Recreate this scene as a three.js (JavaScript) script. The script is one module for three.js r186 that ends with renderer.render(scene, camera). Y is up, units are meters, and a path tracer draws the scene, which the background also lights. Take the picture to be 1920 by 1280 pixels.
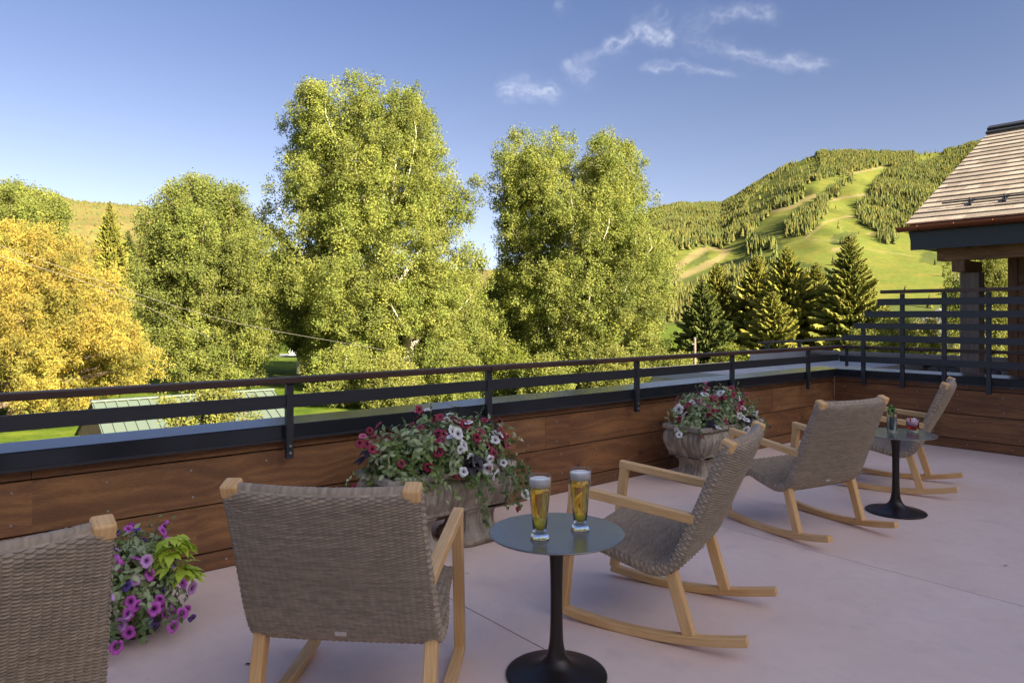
import * as THREE from 'three';
import { mergeGeometries, mergeVertices } from 'three/addons/utils/BufferGeometryUtils.js';
import { RoundedBoxGeometry } from 'three/addons/geometries/RoundedBoxGeometry.js';
import { createNoise2D, createNoise3D } from 'simplex-noise';

// ---------------------------------------------------------------- camera, sky, sun, exposure
// Deck axes: x runs along the railing towards the far corner, -z points from the deck out over the park, y = 0 is the deck.
const scene = new THREE.Scene();
const FOCAL = 1330, CX = 960, CY = 591, EYE = 1.4, YAW = 50.2 * Math.PI / 180, GY = -4.5;
const FWD = new THREE.Vector3(Math.cos(YAW), 0, -Math.sin(YAW)), RGT = new THREE.Vector3(Math.sin(YAW), 0, Math.cos(YAW));
const camera = new THREE.PerspectiveCamera(2 * Math.atan(640 / FOCAL) * 180 / Math.PI, 1920 / 1280, 0.05, 9000);
camera.position.set(0, EYE, 0);
camera.lookAt(FWD.x, EYE, FWD.z);
camera.setViewOffset(1920, 1280, 0, 640 - CY, 1920, 1280);   // a shifted lens: uprights stay upright

const SUN_AZ = 133 * Math.PI / 180, SUN_EL = 25 * Math.PI / 180;   // right of and behind the view
const sunDir = new THREE.Vector3().addScaledVector(FWD, Math.cos(SUN_AZ)).addScaledVector(RGT, Math.sin(SUN_AZ)).multiplyScalar(Math.cos(SUN_EL));
sunDir.y = Math.sin(SUN_EL);
const sun = new THREE.DirectionalLight(new THREE.Color(1.0, 0.9, 0.68), 4.6);
sun.position.copy(sunDir).multiplyScalar(120); sun.target.position.set(0, 0, 0);
sun.castShadow = true; sun.shadow.radius = 1.2; sun.shadow.mapSize.set(4096, 4096);
Object.assign(sun.shadow.camera, { left: -90, right: 90, top: 90, bottom: -90, near: 1, far: 400 });
scene.add(sun, sun.target);
const SKY_GAIN = 1.63, EXPOSURE = 5.4;

function rng(seed) { let s = seed >>> 0; return () => { s = (s + 0x6d2b79f5) | 0; let t = Math.imul(s ^ (s >>> 15), 1 | s); t = (t + Math.imul(t ^ (t >>> 7), 61 | t)) ^ t; return ((t ^ (t >>> 14)) >>> 0) / 4294967296; }; }
const n2 = createNoise2D(rng(11)), n3 = createNoise3D(rng(12));
const fbm = (x, y, o = 4) => { let s = 0, a = 0.5, f = 1; for (let i = 0; i < o; i++) { s += a * n2(x * f, y * f); a *= 0.5; f *= 2.03; } return s; };
const clamp = (x, a = 0, b = 1) => Math.min(b, Math.max(a, x)), lerp = (a, b, t) => a + (b - a) * t;
const smooth = (x, a, b) => { const t = clamp((x - a) / (b - a)); return t * t * (3 - 2 * t); };
const segDist = (px, py, a, b) => { const dx = b[0] - a[0], dy = b[1] - a[1], t = clamp(((px - a[0]) * dx + (py - a[1]) * dy) / (dx * dx + dy * dy + 1e-9)); return [Math.hypot(px - a[0] - dx * t, py - a[1] - dy * t), t]; };
const pix = (px, py, depth) => new THREE.Vector3(0, EYE, 0).addScaledVector(FWD, depth).addScaledVector(RGT, (px - CX) / FOCAL * depth).add(new THREE.Vector3(0, (CY - py) / FOCAL * depth, 0));

{ // one computed sky: clear blue air, paler towards the horizon, with a few wisps of cirrus
  const W = 3072, H = 1536, data = new Float32Array(W * H * 4);
  const zen = [0.07, 0.13, 0.325], hor = [0.72, 0.80, 0.90];
  const wisps = [ // [points, width, strength]: drawn as directions on the sky
    [[[930, 172], [985, 164], [1052, 178]], 11, 0.75], [[[935, 168], [1000, 150]], 14, 0.3],
    [[[1062, 112], [1085, 135], [1105, 155]], 13, 0.55], [[[1060, 125], [1120, 105], [1165, 80]], 9, 0.35],
    [[[1128, 92], [1172, 78], [1195, 55], [1215, 60]], 9, 0.75], [[[1200, 58], [1235, 68], [1270, 68]], 13, 0.95], [[[1190, 70], [1260, 30]], 22, 0.35],
    [[[1325, 35], [1380, 22], [1460, 26]], 11, 0.5], [[[1270, 60], [1340, 30]], 22, 0.22],
    [[[1195, 125], [1290, 126], [1390, 140]], 5, 0.55], [[[1340, 90], [1450, 115], [1565, 120]], 9, 0.6], [[[1270, 70], [1380, 95]], 14, 0.25],
    [[[1040, 4], [1062, 14]], 7, 0.35],
  ];
  for (let r = 0; r < H; r++) {
    const el = ((r + 0.5) / H - 0.5) * Math.PI, y = Math.sin(el), c = Math.cos(el), up = Math.max(el, 0) * 180 / Math.PI;
    for (let k = 0; k < W; k++) {
      const az = ((k + 0.5) / W - 0.5) * 2 * Math.PI, x = Math.cos(az) * c, z = Math.sin(az) * c;
      const g = x * sunDir.x + y * sunDir.y + z * sunDir.z, o = (r * W + k) * 4;
      const chi = Math.acos(clamp(g, -1, 1)), ray = 0.72 + 0.9 * g * g, mie = 10 * Math.max(0, Math.exp(-3 * chi) - 0.009), e = Math.exp(-up / 9.5);
      let a = 0;
      const d = x * FWD.x + z * FWD.z;
      if (d > 0.3) {
        const px = CX + FOCAL * (x * RGT.x + z * RGT.z) / d, py = CY - FOCAL * y / d;
        if (px > 860 && px < 1660 && py < 240 && py > -60) {
          const wx = px + 12 * fbm(px / 80, py / 60 + 9), wy = py + 14 * fbm(px / 70 + 5, py / 45);
          for (const [pts, w, s] of wisps) for (let i = 0; i + 1 < pts.length; i++) {
            const [q, t] = segDist(wx, wy, pts[i], pts[i + 1]), al = (t + i) * 60, side = (wx - pts[i][0]) * (pts[i + 1][1] - pts[i][1]) > (wy - pts[i][1]) * (pts[i + 1][0] - pts[i][0]) ? q : -q;
            if (q < 4 * w) a = Math.max(a, 0.48 * s * Math.exp(-(q * q) / (w * w * 1.7)) * smooth(t + i, -0.05, 0.3) * (1 - smooth(t + i, pts.length - 1.35, pts.length - 0.9)) * clamp(0.5 + 0.85 * fbm(al / 55 + pts[0][0], side / 7, 4)));
          }
        }
      }
      for (let i = 0; i < 3; i++) {
        let v = (zen[i] + hor[i] * e * (i === 2 ? 0.92 : 1)) * ray + mie * [0.37, 0.335, 0.28][i];
        v = lerp(v, [0.86, 0.86, 0.92][i], a * 0.85);
        data[o + i] = v * SKY_GAIN / EXPOSURE;
      }
      data[o + 3] = 1;
    }
  }
  const t = new THREE.DataTexture(data, W, H, THREE.RGBAFormat, THREE.FloatType);
  t.mapping = THREE.EquirectangularReflectionMapping; t.magFilter = THREE.LinearFilter; t.minFilter = THREE.LinearFilter; t.needsUpdate = true;
  scene.background = t; scene.environment = t;
}
const renderer = new THREE.WebGLRenderer({ antialias: true });
renderer.toneMapping = THREE.LinearToneMapping; renderer.toneMappingExposure = EXPOSURE;
renderer.shadowMap.enabled = true; renderer.shadowMap.type = THREE.PCFSoftShadowMap;

// ---------------------------------------------------------------- helpers
const taken = new Map();
function numbered(name) { const k = taken.get(name) ?? 0; taken.set(name, k + 1); return k ? name + '_' + String(k).padStart(3, '0') : name; }
function tag(o, label, category, group) { Object.assign(o.userData, { label, category }); if (group) o.userData.group = group; return o; }
function thing(name, label, category, [x, y, z] = [0, 0, 0], turn = 0, group) { const o = new THREE.Group(); o.name = numbered(name); o.position.set(x, y, z); o.rotation.y = turn; scene.add(o); return tag(o, label, category, group); }
function part(name, geometry, material, parent) { const m = new THREE.Mesh(geometry, material); m.name = name; m.castShadow = m.receiveShadow = true; parent.add(m); return m; }
function single(name, geometry, material, label, category, group) { const m = part(numbered(name), geometry, material, scene); return tag(m, label, category, group); }
function struct(name, geometry, material) { const m = part(numbered(name), geometry, material, scene); m.userData.kind = 'structure'; return m; }
function group(name, parent) { const g = new THREE.Group(); g.name = name; parent.add(g); return g; }
function inst(name, geometry, material, matrices, parent, colors) {
  const m = new THREE.InstancedMesh(geometry, material, matrices.length); m.name = name;
  matrices.forEach((q, i) => m.setMatrixAt(i, q));
  if (colors) colors.forEach((c, i) => m.setColorAt(i, c));
  m.castShadow = m.receiveShadow = true; m.userData.kind = 'stuff'; parent.add(m); return m;
}
const V = (x, y, z) => new THREE.Vector3(x, y, z);
const M4 = () => new THREE.Matrix4();
// a box between two corners with uv in metres: u along its longest side
function box(x0, y0, z0, x1, y1, z1, bevel = 0, shift = 0) {
  const sx = x1 - x0, sy = y1 - y0, sz = z1 - z0;
  const g = bevel ? new RoundedBoxGeometry(sx, sy, sz, 1, bevel) : new THREE.BoxGeometry(sx, sy, sz);
  metreUV(g, shift);
  g.translate((x0 + x1) / 2, (y0 + y1) / 2, (z0 + z1) / 2);
  return g;
}
function metreUV(g, shift = 0, along) {
  g.computeBoundingBox();
  const b = g.boundingBox, s = [b.max.x - b.min.x, b.max.y - b.min.y, b.max.z - b.min.z], L = along ?? s.indexOf(Math.max(...s));
  const p = g.attributes.position, n = g.attributes.normal, uv = new Float32Array(p.count * 2);
  for (let i = 0; i < p.count; i++) {
    const q = [p.getX(i), p.getY(i), p.getZ(i)], m = [Math.abs(n.getX(i)), Math.abs(n.getY(i)), Math.abs(n.getZ(i))], k = m.indexOf(Math.max(...m));
    let a = [0, 1, 2].filter((j) => j !== k);
    if (a[1] === L) a = [a[1], a[0]];
    uv[2 * i] = q[a[0]] + shift; uv[2 * i + 1] = q[a[1]] + shift * 0.37;
  }
  g.setAttribute('uv', new THREE.BufferAttribute(uv, 2));
  return g;
}
function merged(list) { return mergeGeometries(list.map((g) => { const q = g.index ? g.toNonIndexed() : g; for (const k of Object.keys(q.attributes)) if (!['position', 'normal', 'uv', 'color'].includes(k)) q.deleteAttribute(k); return q; })); }
function texture(w, h, fn, { srgb = true, metres = [1, 1], channels = 4 } = {}) {
  const d = new Uint8Array(w * h * 4);
  for (let y = 0; y < h; y++) for (let x = 0; x < w; x++) { const c = fn(x / w, y / h), o = (y * w + x) * 4; for (let i = 0; i < 3; i++) d[o + i] = clamp(c[i], 0, 255); d[o + 3] = 255; }
  const t = new THREE.DataTexture(d, w, h); t.wrapS = t.wrapT = THREE.RepeatWrapping; t.magFilter = THREE.LinearFilter; t.minFilter = THREE.LinearMipmapLinearFilter;
  if (srgb) t.colorSpace = THREE.SRGBColorSpace;
  t.repeat.set(1 / metres[0], 1 / metres[1]); t.needsUpdate = true; return t;
}
// noise that repeats: a blend over the seam
const tile = (f, u, v) => { const a = f(u, v), b = f(u - 1, v), c = f(u, v - 1), d = f(u - 1, v - 1), s = smooth(u, 0.8, 1), t = smooth(v, 0.8, 1); return lerp(lerp(a, b, s), lerp(c, d, s), t); };
const mix3 = (a, b, t) => [lerp(a[0], b[0], t), lerp(a[1], b[1], t), lerp(a[2], b[2], t)];
const std = (o) => new THREE.MeshStandardMaterial(o), phys = (o) => new THREE.MeshPhysicalMaterial(o);
const lin = (r, g, b) => new THREE.Color().setRGB(r, g, b);
// a tapered tube along points
function limbTube(pts, r0, r1, seg = 8, radial = 7) {
  const curve = new THREE.CatmullRomCurve3(pts), g = new THREE.TubeGeometry(curve, seg, 1, radial, false), p = g.attributes.position;
  for (let i = 0; i <= seg; i++) {
    const c = curve.getPointAt(i / seg), r = lerp(r0, r1, i / seg);
    for (let j = 0; j <= radial; j++) { const k = i * (radial + 1) + j; p.setXYZ(k, c.x + (p.getX(k) - c.x) * r, c.y + (p.getY(k) - c.y) * r, c.z + (p.getZ(k) - c.z) * r); }
  }
  g.computeVertexNormals(); return g;
}

// ---------------------------------------------------------------- ground, hills, far woods
const Z8 = (p) => [1200 + p[0] / 2.782, 220 + p[1] / 2.782];
const inPoly = (x, y, P) => { let c = false; for (let i = 0, j = P.length - 1; i < P.length; j = i++) if ((P[i][1] > y) !== (P[j][1] > y) && x < (P[j][0] - P[i][0]) * (y - P[i][1]) / (P[j][1] - P[i][1]) + P[i][0]) c = !c; return c; };
const SKYLINE = [[-900, 420], [-400, 330], [0, 346], [60, 356], [140, 376], [270, 386], [400, 440], [520, 488], [700, 505], [950, 505], [1100, 450], [1180, 410], [1234, 393], [1272, 385], [1354, 384], [1380, 370], [1416, 347], [1452, 327], [1487, 307], [1534, 288], [1563, 286], [1595, 285], [1667, 289], [1732, 288], [1761, 285], [1793, 281], [1818, 272], [1861, 264], [1920, 248], [2300, 240], [2700, 330], [3200, 430]];
function skylineAt(px) { for (let i = 0; i + 1 < SKYLINE.length; i++) if (px <= SKYLINE[i + 1][0]) { const t = clamp((px - SKYLINE[i][0]) / (SKYLINE[i + 1][0] - SKYLINE[i][0])); return lerp(SKYLINE[i][1], SKYLINE[i + 1][1], t); } return 430; }
const RIDGE = 1800, FOOT = 420;
function hillHeight(px, d) {            // height above y = 0 at column px of the view and depth d
  const top = EYE + (CY - skylineAt(px)) / FOCAL * RIDGE - GY, t = (d - FOOT) / (RIDGE - FOOT);
  const x = (px - CX) / FOCAL * d;
  if (t <= 0) return GY - 0.3 + t * 4;
  const bump = (fbm(x / 320 + 3, d / 420, 4) * 22 + fbm(x / 90, d / 120 + 7, 3) * 5) * Math.sin(Math.PI * clamp(t)) ;
  if (t <= 1) return GY - 0.3 + top * Math.pow(t, 1.18) + bump * clamp(t * 3) * smooth(top, 40, 200);
  return GY - 0.3 + top * (1 - 0.9 * smooth(t, 1, 1.9));
}
const OPEN = [[1320, 240], [1180, 270], [1010, 308], [870, 343], [862, 400], [830, 440], [760, 470], [690, 483], [650, 530], [600, 570], [570, 600], [480, 650], [420, 690], [360, 668], [280, 680], [200, 695], [165, 740], [160, 860], [250, 830], [330, 800], [400, 765], [480, 745], [560, 730], [700, 725], [850, 760], [1000, 790], [1100, 850], [1200, 960], [2100, 960], [2100, 640], [1760, 690], [1620, 640], [1440, 585], [1350, 600], [1330, 660], [1240, 665], [1250, 600], [1180, 580], [1130, 520], [1130, 450], [1180, 400], [1200, 350], [1240, 295]].map(Z8);
const ISLES = [
  [[910, 410], [1000, 345], [1110, 293], [1125, 320], [1050, 360], [1040, 412], [990, 422], [920, 422]],
  [[735, 580], [760, 520], [850, 450], [950, 412], [990, 428], [985, 480], [930, 560], [860, 622], [790, 618]],
  [[510, 690], [560, 612], [600, 598], [650, 600], [735, 640], [735, 690], [640, 695], [600, 705]],
  [[985, 665], [1000, 620], [1060, 593], [1120, 600], [1130, 640], [1100, 672]],
  [[1452, 760], [1460, 715], [1520, 700], [1575, 720], [1570, 765]],
  [[240, 780], [270, 740], [350, 700], [355, 740], [320, 762]],
].map((P) => P.map(Z8));
const RUNS = [[[900, 236], [800, 290], [720, 350], [640, 420], [605, 450]].map(Z8), [[1510, 168], [1560, 176], [1460, 200]].map(Z8)], RUNW = [15, 9];
const TRACKS = [
  [[[690, 490], [800, 465], [850, 430], [905, 410]], 5], [[[990, 432], [1100, 412], [1185, 400]], 2.6], [[[860, 628], [930, 577], [960, 545], [1050, 522], [1160, 510]], 2.2],
  [[[1310, 248], [1180, 276], [1080, 296]], 2.2], [[[175, 800], [230, 750], [270, 720], [330, 690]], 8], [[[165, 850], [240, 815], [330, 775], [400, 740], [460, 690]], 7],
  [[[360, 685], [420, 690]], 4], [[[385, 612], [440, 570], [478, 540]], 3], [[[240, 632], [300, 602]], 3], [[[1000, 690], [1040, 682]], 4], [[[1180, 603], [1260, 605]], 2.5],
  [[[840, 640], [1010, 640], [1200, 690], [1400, 720]], 0.9],
].map(([P, w]) => [P.map(Z8), w]);
function cover(px, py) {                  // 1 wood, 0 open grass
  if (px < 1000) return 0.04 + 0.12 * smooth(fbm(px / 60, py / 14), 0.1, 0.4) + (py < skylineAt(px) + 7 ? 0.25 : 0);
  for (let k = 0; k < RUNS.length; k++) for (let i = 0; i + 1 < RUNS[k].length; i++) if (segDist(px, py, RUNS[k][i], RUNS[k][i + 1])[0] < RUNW[k]) return 0.03;
  const wx = px + 4 * n2(px / 14, py / 9), wy = py + 3 * n2(px / 13 + 40, py / 8);
  for (const P of ISLES) if (inPoly(wx, wy, P)) return 1;
  if (inPoly(wx, wy, OPEN)) return 0.0012;
  return 1;
}
const trackAt = (px, py) => { let b = 0; for (const [P, w] of TRACKS) for (let i = 0; i + 1 < P.length; i++) { const q = segDist(px, py, P[i], P[i + 1])[0] + 1.2 * n2(px / 5, py / 4); b = Math.max(b, 1 - smooth(q, w * 0.55, w * 1.1)); } return b; };
{
  // the hill sheet, its colours laid in plan (metres east and north), not from the lens
  const NA = 420, ND = 190, A0 = -900, A1 = 3200, D1 = 3300, pos = [], uv = [], idx = [], PL = 4600, ox = -600, oz = -3600;
  for (let j = 0; j <= ND; j++) for (let i = 0; i <= NA; i++) {
    const px = lerp(A0, A1, i / NA), d = lerp(300, D1, Math.pow(j / ND, 1.15)), q = FWD.clone().multiplyScalar(d).addScaledVector(RGT, (px - CX) / FOCAL * d);
    pos.push(q.x, hillHeight(px, d), q.z); uv.push((q.x - ox) / PL, (q.z - oz) / PL);
  }
  for (let j = 0; j < ND; j++) for (let i = 0; i < NA; i++) { const a = j * (NA + 1) + i; idx.push(a, a + 1, a + NA + 1, a + 1, a + NA + 2, a + NA + 1); }
  const g = new THREE.BufferGeometry(); g.setAttribute('position', new THREE.Float32BufferAttribute(pos, 3)); g.setAttribute('uv', new THREE.Float32BufferAttribute(uv, 2)); g.setIndex(idx); g.computeVertexNormals();
  const T = 2048, grass = [92, 98, 42], dry = [118, 100, 62], soil = [126, 110, 80], wood = [66, 74, 38];
  const t = texture(T, T, (u, v) => {
    const x = ox + u * PL, z = oz + v * PL, d = x * FWD.x + z * FWD.z;
    if (d < 290 || d > 2300) return grass;
    const px = CX + FOCAL * (x * RGT.x + z * RGT.z) / d; if (px < -120 || px > 2050) return grass;
    const py = CY - FOCAL * (hillHeight(px, d) - EYE) / d, m = fbm(x / 40, z / 40, 4), f = n2(x / 5, z / 5);
    let c = px < 1000 ? mix3(dry, [108, 110, 60], smooth(m, -0.1, 0.5)) : mix3(grass, [106, 101, 46], clamp(0.4 + 1.1 * m));
    c = mix3(c, [76, 90, 40], clamp(0.5 * fbm(x / 13 + 4, z / 17) + 0.15));
    if (px > 1000 && cover(px, py) > 0.5) c = mix3(c, wood, 0.75);
    c = mix3(c, soil, trackAt(px, py) * 0.75);
    return c.map((k) => k + f * 7);
  });
  t.wrapS = t.wrapT = THREE.ClampToEdgeWrapping;
  struct('hill', g, phys({ map: t, roughness: 1, specularIntensity: 0.1 }));
}
{ // the park lawn, one sheet out to the horizon
  const g = new THREE.CircleGeometry(4200, 96); g.rotateX(-Math.PI / 2); g.translate(0, GY, 0);
  const p = g.attributes.position, uv = []; for (let i = 0; i < p.count; i++) uv.push(p.getX(i), p.getZ(i)); g.setAttribute('uv', new THREE.Float32BufferAttribute(uv, 2));
  const t = texture(1024, 1024, (u, v) => { const m = tile((a, b) => fbm(a * 6, b * 6, 5), u, v), f = tile((a, b) => n2(a * 160, b * 160), u, v), s = tile((a, b) => fbm(a * 40 + 5, b * 40, 3), u, v); return mix3([68, 88, 26], [102, 112, 40], clamp(0.5 + 0.9 * m + 0.35 * s)).map((k) => k + f * 12); }, { metres: [24, 24] });
  struct('lawn', g, phys({ map: t, roughness: 1, specularIntensity: 0.1, bumpMap: texture(512, 512, (u, v) => { const f = 128 + 90 * tile((a, b) => n2(a * 90, b * 90), u, v); return [f, f, f]; }, { srgb: false, metres: [6, 6] }), bumpScale: 0.05 }));
}
{ // the far conifer wood: one mass, as nobody could count it
  const R = rng(5), cone = (seed) => {
    const r = rng(seed), list = [];
    for (const [y0, y1, rad] of [[0.06, 0.5, 1], [0.3, 0.74, 0.74], [0.55, 1, 0.46]]) {
      const g = new THREE.ConeGeometry(rad * 0.17, y1 - y0, 7, 1, true); g.translate(0, (y0 + y1) / 2, 0);
      const p = g.attributes.position; for (let i = 0; i < p.count; i++) if (p.getY(i) < y1 - 0.05) { const k = 0.7 + 0.6 * r(); p.setXYZ(i, p.getX(i) * k, p.getY(i) + (r() - 0.5) * 0.06, p.getZ(i) * k); }
      list.push(g);
    }
    const q = merged(list); q.computeVertexNormals(); return q;
  };
  const kinds = [[], [], []], cols = [[], [], []], m = M4(), Q = new THREE.Quaternion(), up = V(0, 1, 0), c = new THREE.Color();
  const want = 110000;
  for (let i = 0; i < want; i++) {
    const d = Math.sqrt(lerp(440 * 440, 1850 * 1850, R())), left = R() < 0.16, px = left ? lerp(-80, 340, R()) : lerp(1215, 1990, R());
    const h = hillHeight(px, d), py = CY - FOCAL * (h + 7 - EYE) / d, cv = Math.min(cover(px, py), cover(px, CY - FOCAL * (h - EYE) / d), cover(px, CY - FOCAL * (h + 12 - EYE) / d)), k0 = R(), k1 = R(), k2 = R(), k3 = R();
    if (!left && py > 560 && px > 1500) continue;
    if (k0 > cv || (!left && trackAt(px, py) > 0.3)) continue;
    if (left && k0 > 0.2) continue;
    const x = (px - CX) / FOCAL * d, round = k3 > 0.86, clump = 1 + 0.35 * fbm(x / 45, d / 45, 2), hgt = lerp(5, 13.5, Math.pow(k1, 0.7)) * (left ? 0.55 : 1) * (round ? 0.65 : 1) * clump, fat = lerp(0.75, 1.45, k2) * (left || round ? 1.8 : 1), q = FWD.clone().multiplyScalar(d).addScaledVector(RGT, x);
    const k = (k3 * 3) | 0; Q.setFromAxisAngle(up, k2 * 40);
    kinds[k].push(M4().compose(V(q.x, h - 0.5, q.z), Q, V(hgt * fat, hgt, hgt * fat)));
    const w = fbm(q.x / 70, q.z / 70, 3), tone = (0.66 + 0.6 * k1) * (round ? 1.3 : 1); c.setRGB(lerp(0.066, 0.108, k2 + 0.4 * w) * tone, lerp(0.078, 0.102, k2) * tone, 0.026 * tone); cols[k].push(c.clone());
  }
  const G = new THREE.Group(); G.name = 'conifer_wood'; scene.add(G); tag(G, 'distant conifer wood covering the ski hill between the grass runs', 'wood'); G.userData.kind = 'stuff';
  const mat = phys({ color: 0xffffff, roughness: 1, specularIntensity: 0.1 });
  for (let k = 0; k < 3; k++) inst('conifers', cone(90 + k), mat, kinds[k], G, cols[k]);
}

// ---------------------------------------------------------------- materials of the terrace
const woodTex = (seed, a, b, c, knots) => {
  const r = rng(seed), K = []; for (let i = 0; i < knots; i++) K.push([r(), r(), 0.012 + 0.02 * r()]);
  return texture(1024, 512, (u, v) => {
    const x = u * 3, y = v * 1.1;
    let yy = y + 0.03 * fbm(x * 1.3 + seed, y * 2, 3), dark = 0;
    for (const [ku, kv, kr] of K) { const dx = (x - ku * 3), dy = (y - kv * 1.1), q = Math.hypot(dx * 0.55, dy); yy += 0.055 * Math.exp(-(q * q) / (kr * kr * 14)) * Math.sign(dy || 1); dark = Math.max(dark, Math.exp(-(q * q) / (kr * kr * 0.5))); }
    const ring = 0.5 + 0.5 * Math.sin(yy * 95 + 2.2 * fbm(x * 0.7, yy * 6 + seed, 2) * 3), fine = n2(x * 7, yy * 260), pore = n2(x * 26 + 7, y * 420), blot = fbm(x * 1.1 + seed, y * 3.1, 4);
    let k = mix3(a, b, clamp(0.44 + 0.6 * blot + 0.42 * (ring - 0.5) + 0.24 * fine));
    k = mix3(k, c, clamp(dark * 0.9 + 0.3 * Math.max(0, pore)));
    return k;
  }, { metres: [3, 1.1] });
};
const woodBump = texture(512, 512, (u, v) => { const f = 128 + 60 * n2(u * 14, v * 160) + 40 * n2(u * 40 + 9, v * 220); return [f, f, f]; }, { srgb: false, metres: [1.5, 0.6] });
const sidingTex = [woodTex(21, [106, 68, 38], [150, 102, 58], [62, 38, 24], 5), woodTex(22, [98, 65, 40], [142, 98, 60], [56, 36, 24], 6), woodTex(23, [110, 73, 43], [154, 108, 64], [66, 42, 27], 4)];
const siding = sidingTex.map((map) => std({ map, roughness: 0.62, bumpMap: woodBump, bumpScale: 0.0012 }));
const tex2 = (t, sx, sy) => { const q = t.clone(); q.repeat.set(1 / sx, 1 / sy); q.needsUpdate = true; return q; };
const teakTex = texture(512, 512, (u, v) => { const y = v * 0.5, x = u * 1.2, r = 0.5 + 0.5 * Math.sin((y + 0.012 * tile((a, b) => fbm(a * 4, b * 3), u, v)) * 420), f = n2(x * 9, y * 420), b = tile((p, q) => fbm(p * 3 + 4, q * 5), u, v); return mix3([202, 154, 96], [234, 192, 136], clamp(0.5 + 0.5 * b + 0.22 * (r - 0.5) + 0.2 * f)); }, { metres: [1.2, 0.5] });
const teak = std({ map: teakTex, roughness: 0.55, bumpMap: woodBump, bumpScale: 0.0004 });
const darkMetal = std({ color: lin(0.034, 0.035, 0.041), metalness: 0.3, roughness: 0.48 });
const capMetal = phys({ color: lin(0.04, 0.043, 0.052), metalness: 0.55, roughness: 0.26, roughnessMap: texture(256, 256, (u, v) => { const f = 170 + 60 * tile((a, b) => fbm(a * 6, b * 6, 4), u, v); return [f, f, f]; }, { srgb: false, metres: [1.4, 0.7] }) });
const railWood = std({ map: woodTex(31, [54, 35, 27], [82, 55, 42], [30, 19, 15], 0), roughness: 0.5 });
const concreteTex = texture(1024, 1024, (u, v) => {
  const m = tile((a, b) => fbm(a * 3, b * 3, 5), u, v), s = tile((a, b) => fbm(a * 22 + 3, b * 30, 3), u, v), f = tile((a, b) => n2(a * 300, b * 300), u, v), sp = tile((a, b) => n2(a * 120 + 50, b * 120), u, v);
  let c = mix3([226, 196, 178], [240, 214, 198], clamp(0.5 + 0.5 * m)); c = mix3(c, [214, 190, 178], clamp(0.3 * s + 0.1)); c = c.map((k) => k + f * 4); if (sp > 0.86) c = c.map((k) => k - 26 * (sp - 0.86) / 0.14); const st = tile((a, b) => fbm(a * 9 + 31, b * 9, 4), u, v); if (st > 0.2) c = mix3(c, [206, 180, 170], (st - 0.2) * 0.7); return c;
}, { metres: [3.4, 3.4] });
const concreteRough = texture(512, 512, (u, v) => { const f = 165 + 36 * tile((a, b) => fbm(a * 5, b * 5, 4), u, v) + 24 * tile((a, b) => n2(a * 90, b * 90), u, v); return [f, f, f]; }, { srgb: false, metres: [2.6, 2.6] });
const concrete = std({ map: concreteTex, roughness: 0.78, roughnessMap: concreteRough, bumpMap: concreteRough, bumpScale: 0.001 });

const WZ = -4.04, BX = 8.38;   // faces of the long parapet and of the end parapet
{ // the terrace floor: cast slabs with sawn joints
  const f = new THREE.Group(); f.name = 'terrace_floor'; f.userData.kind = 'structure'; scene.add(f);
  part('base', box(-9, -0.5, -4.03, 8.36, -0.052, 14), std({ color: lin(0.1, 0.09, 0.085), roughness: 1 }), f);
  const xs = [-9, -6.2, -4.13, -2.06, 0.004, 2.01, 4.08, 6.15, BX + 0.02];
  for (let i = 0; i + 1 < xs.length; i++) for (const [z0, z1] of [[WZ - 0.01, 0.62], [0.62, 4.6], [4.6, 9.3], [9.3, 14]]) part('slab', box(xs[i] + 0.0035, -0.05, z0 + 0.002, xs[i + 1] - 0.0035, 0, z1 - 0.002, 0.0015, i * 1.7), concrete, f);
}
const screwMat = std({ color: lin(0.42, 0.40, 0.38), metalness: 0.7, roughness: 0.4 });
const screwGeo = new THREE.CylinderGeometry(0.0052, 0.0058, 0.004, 10); screwGeo.rotateX(Math.PI / 2);
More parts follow.
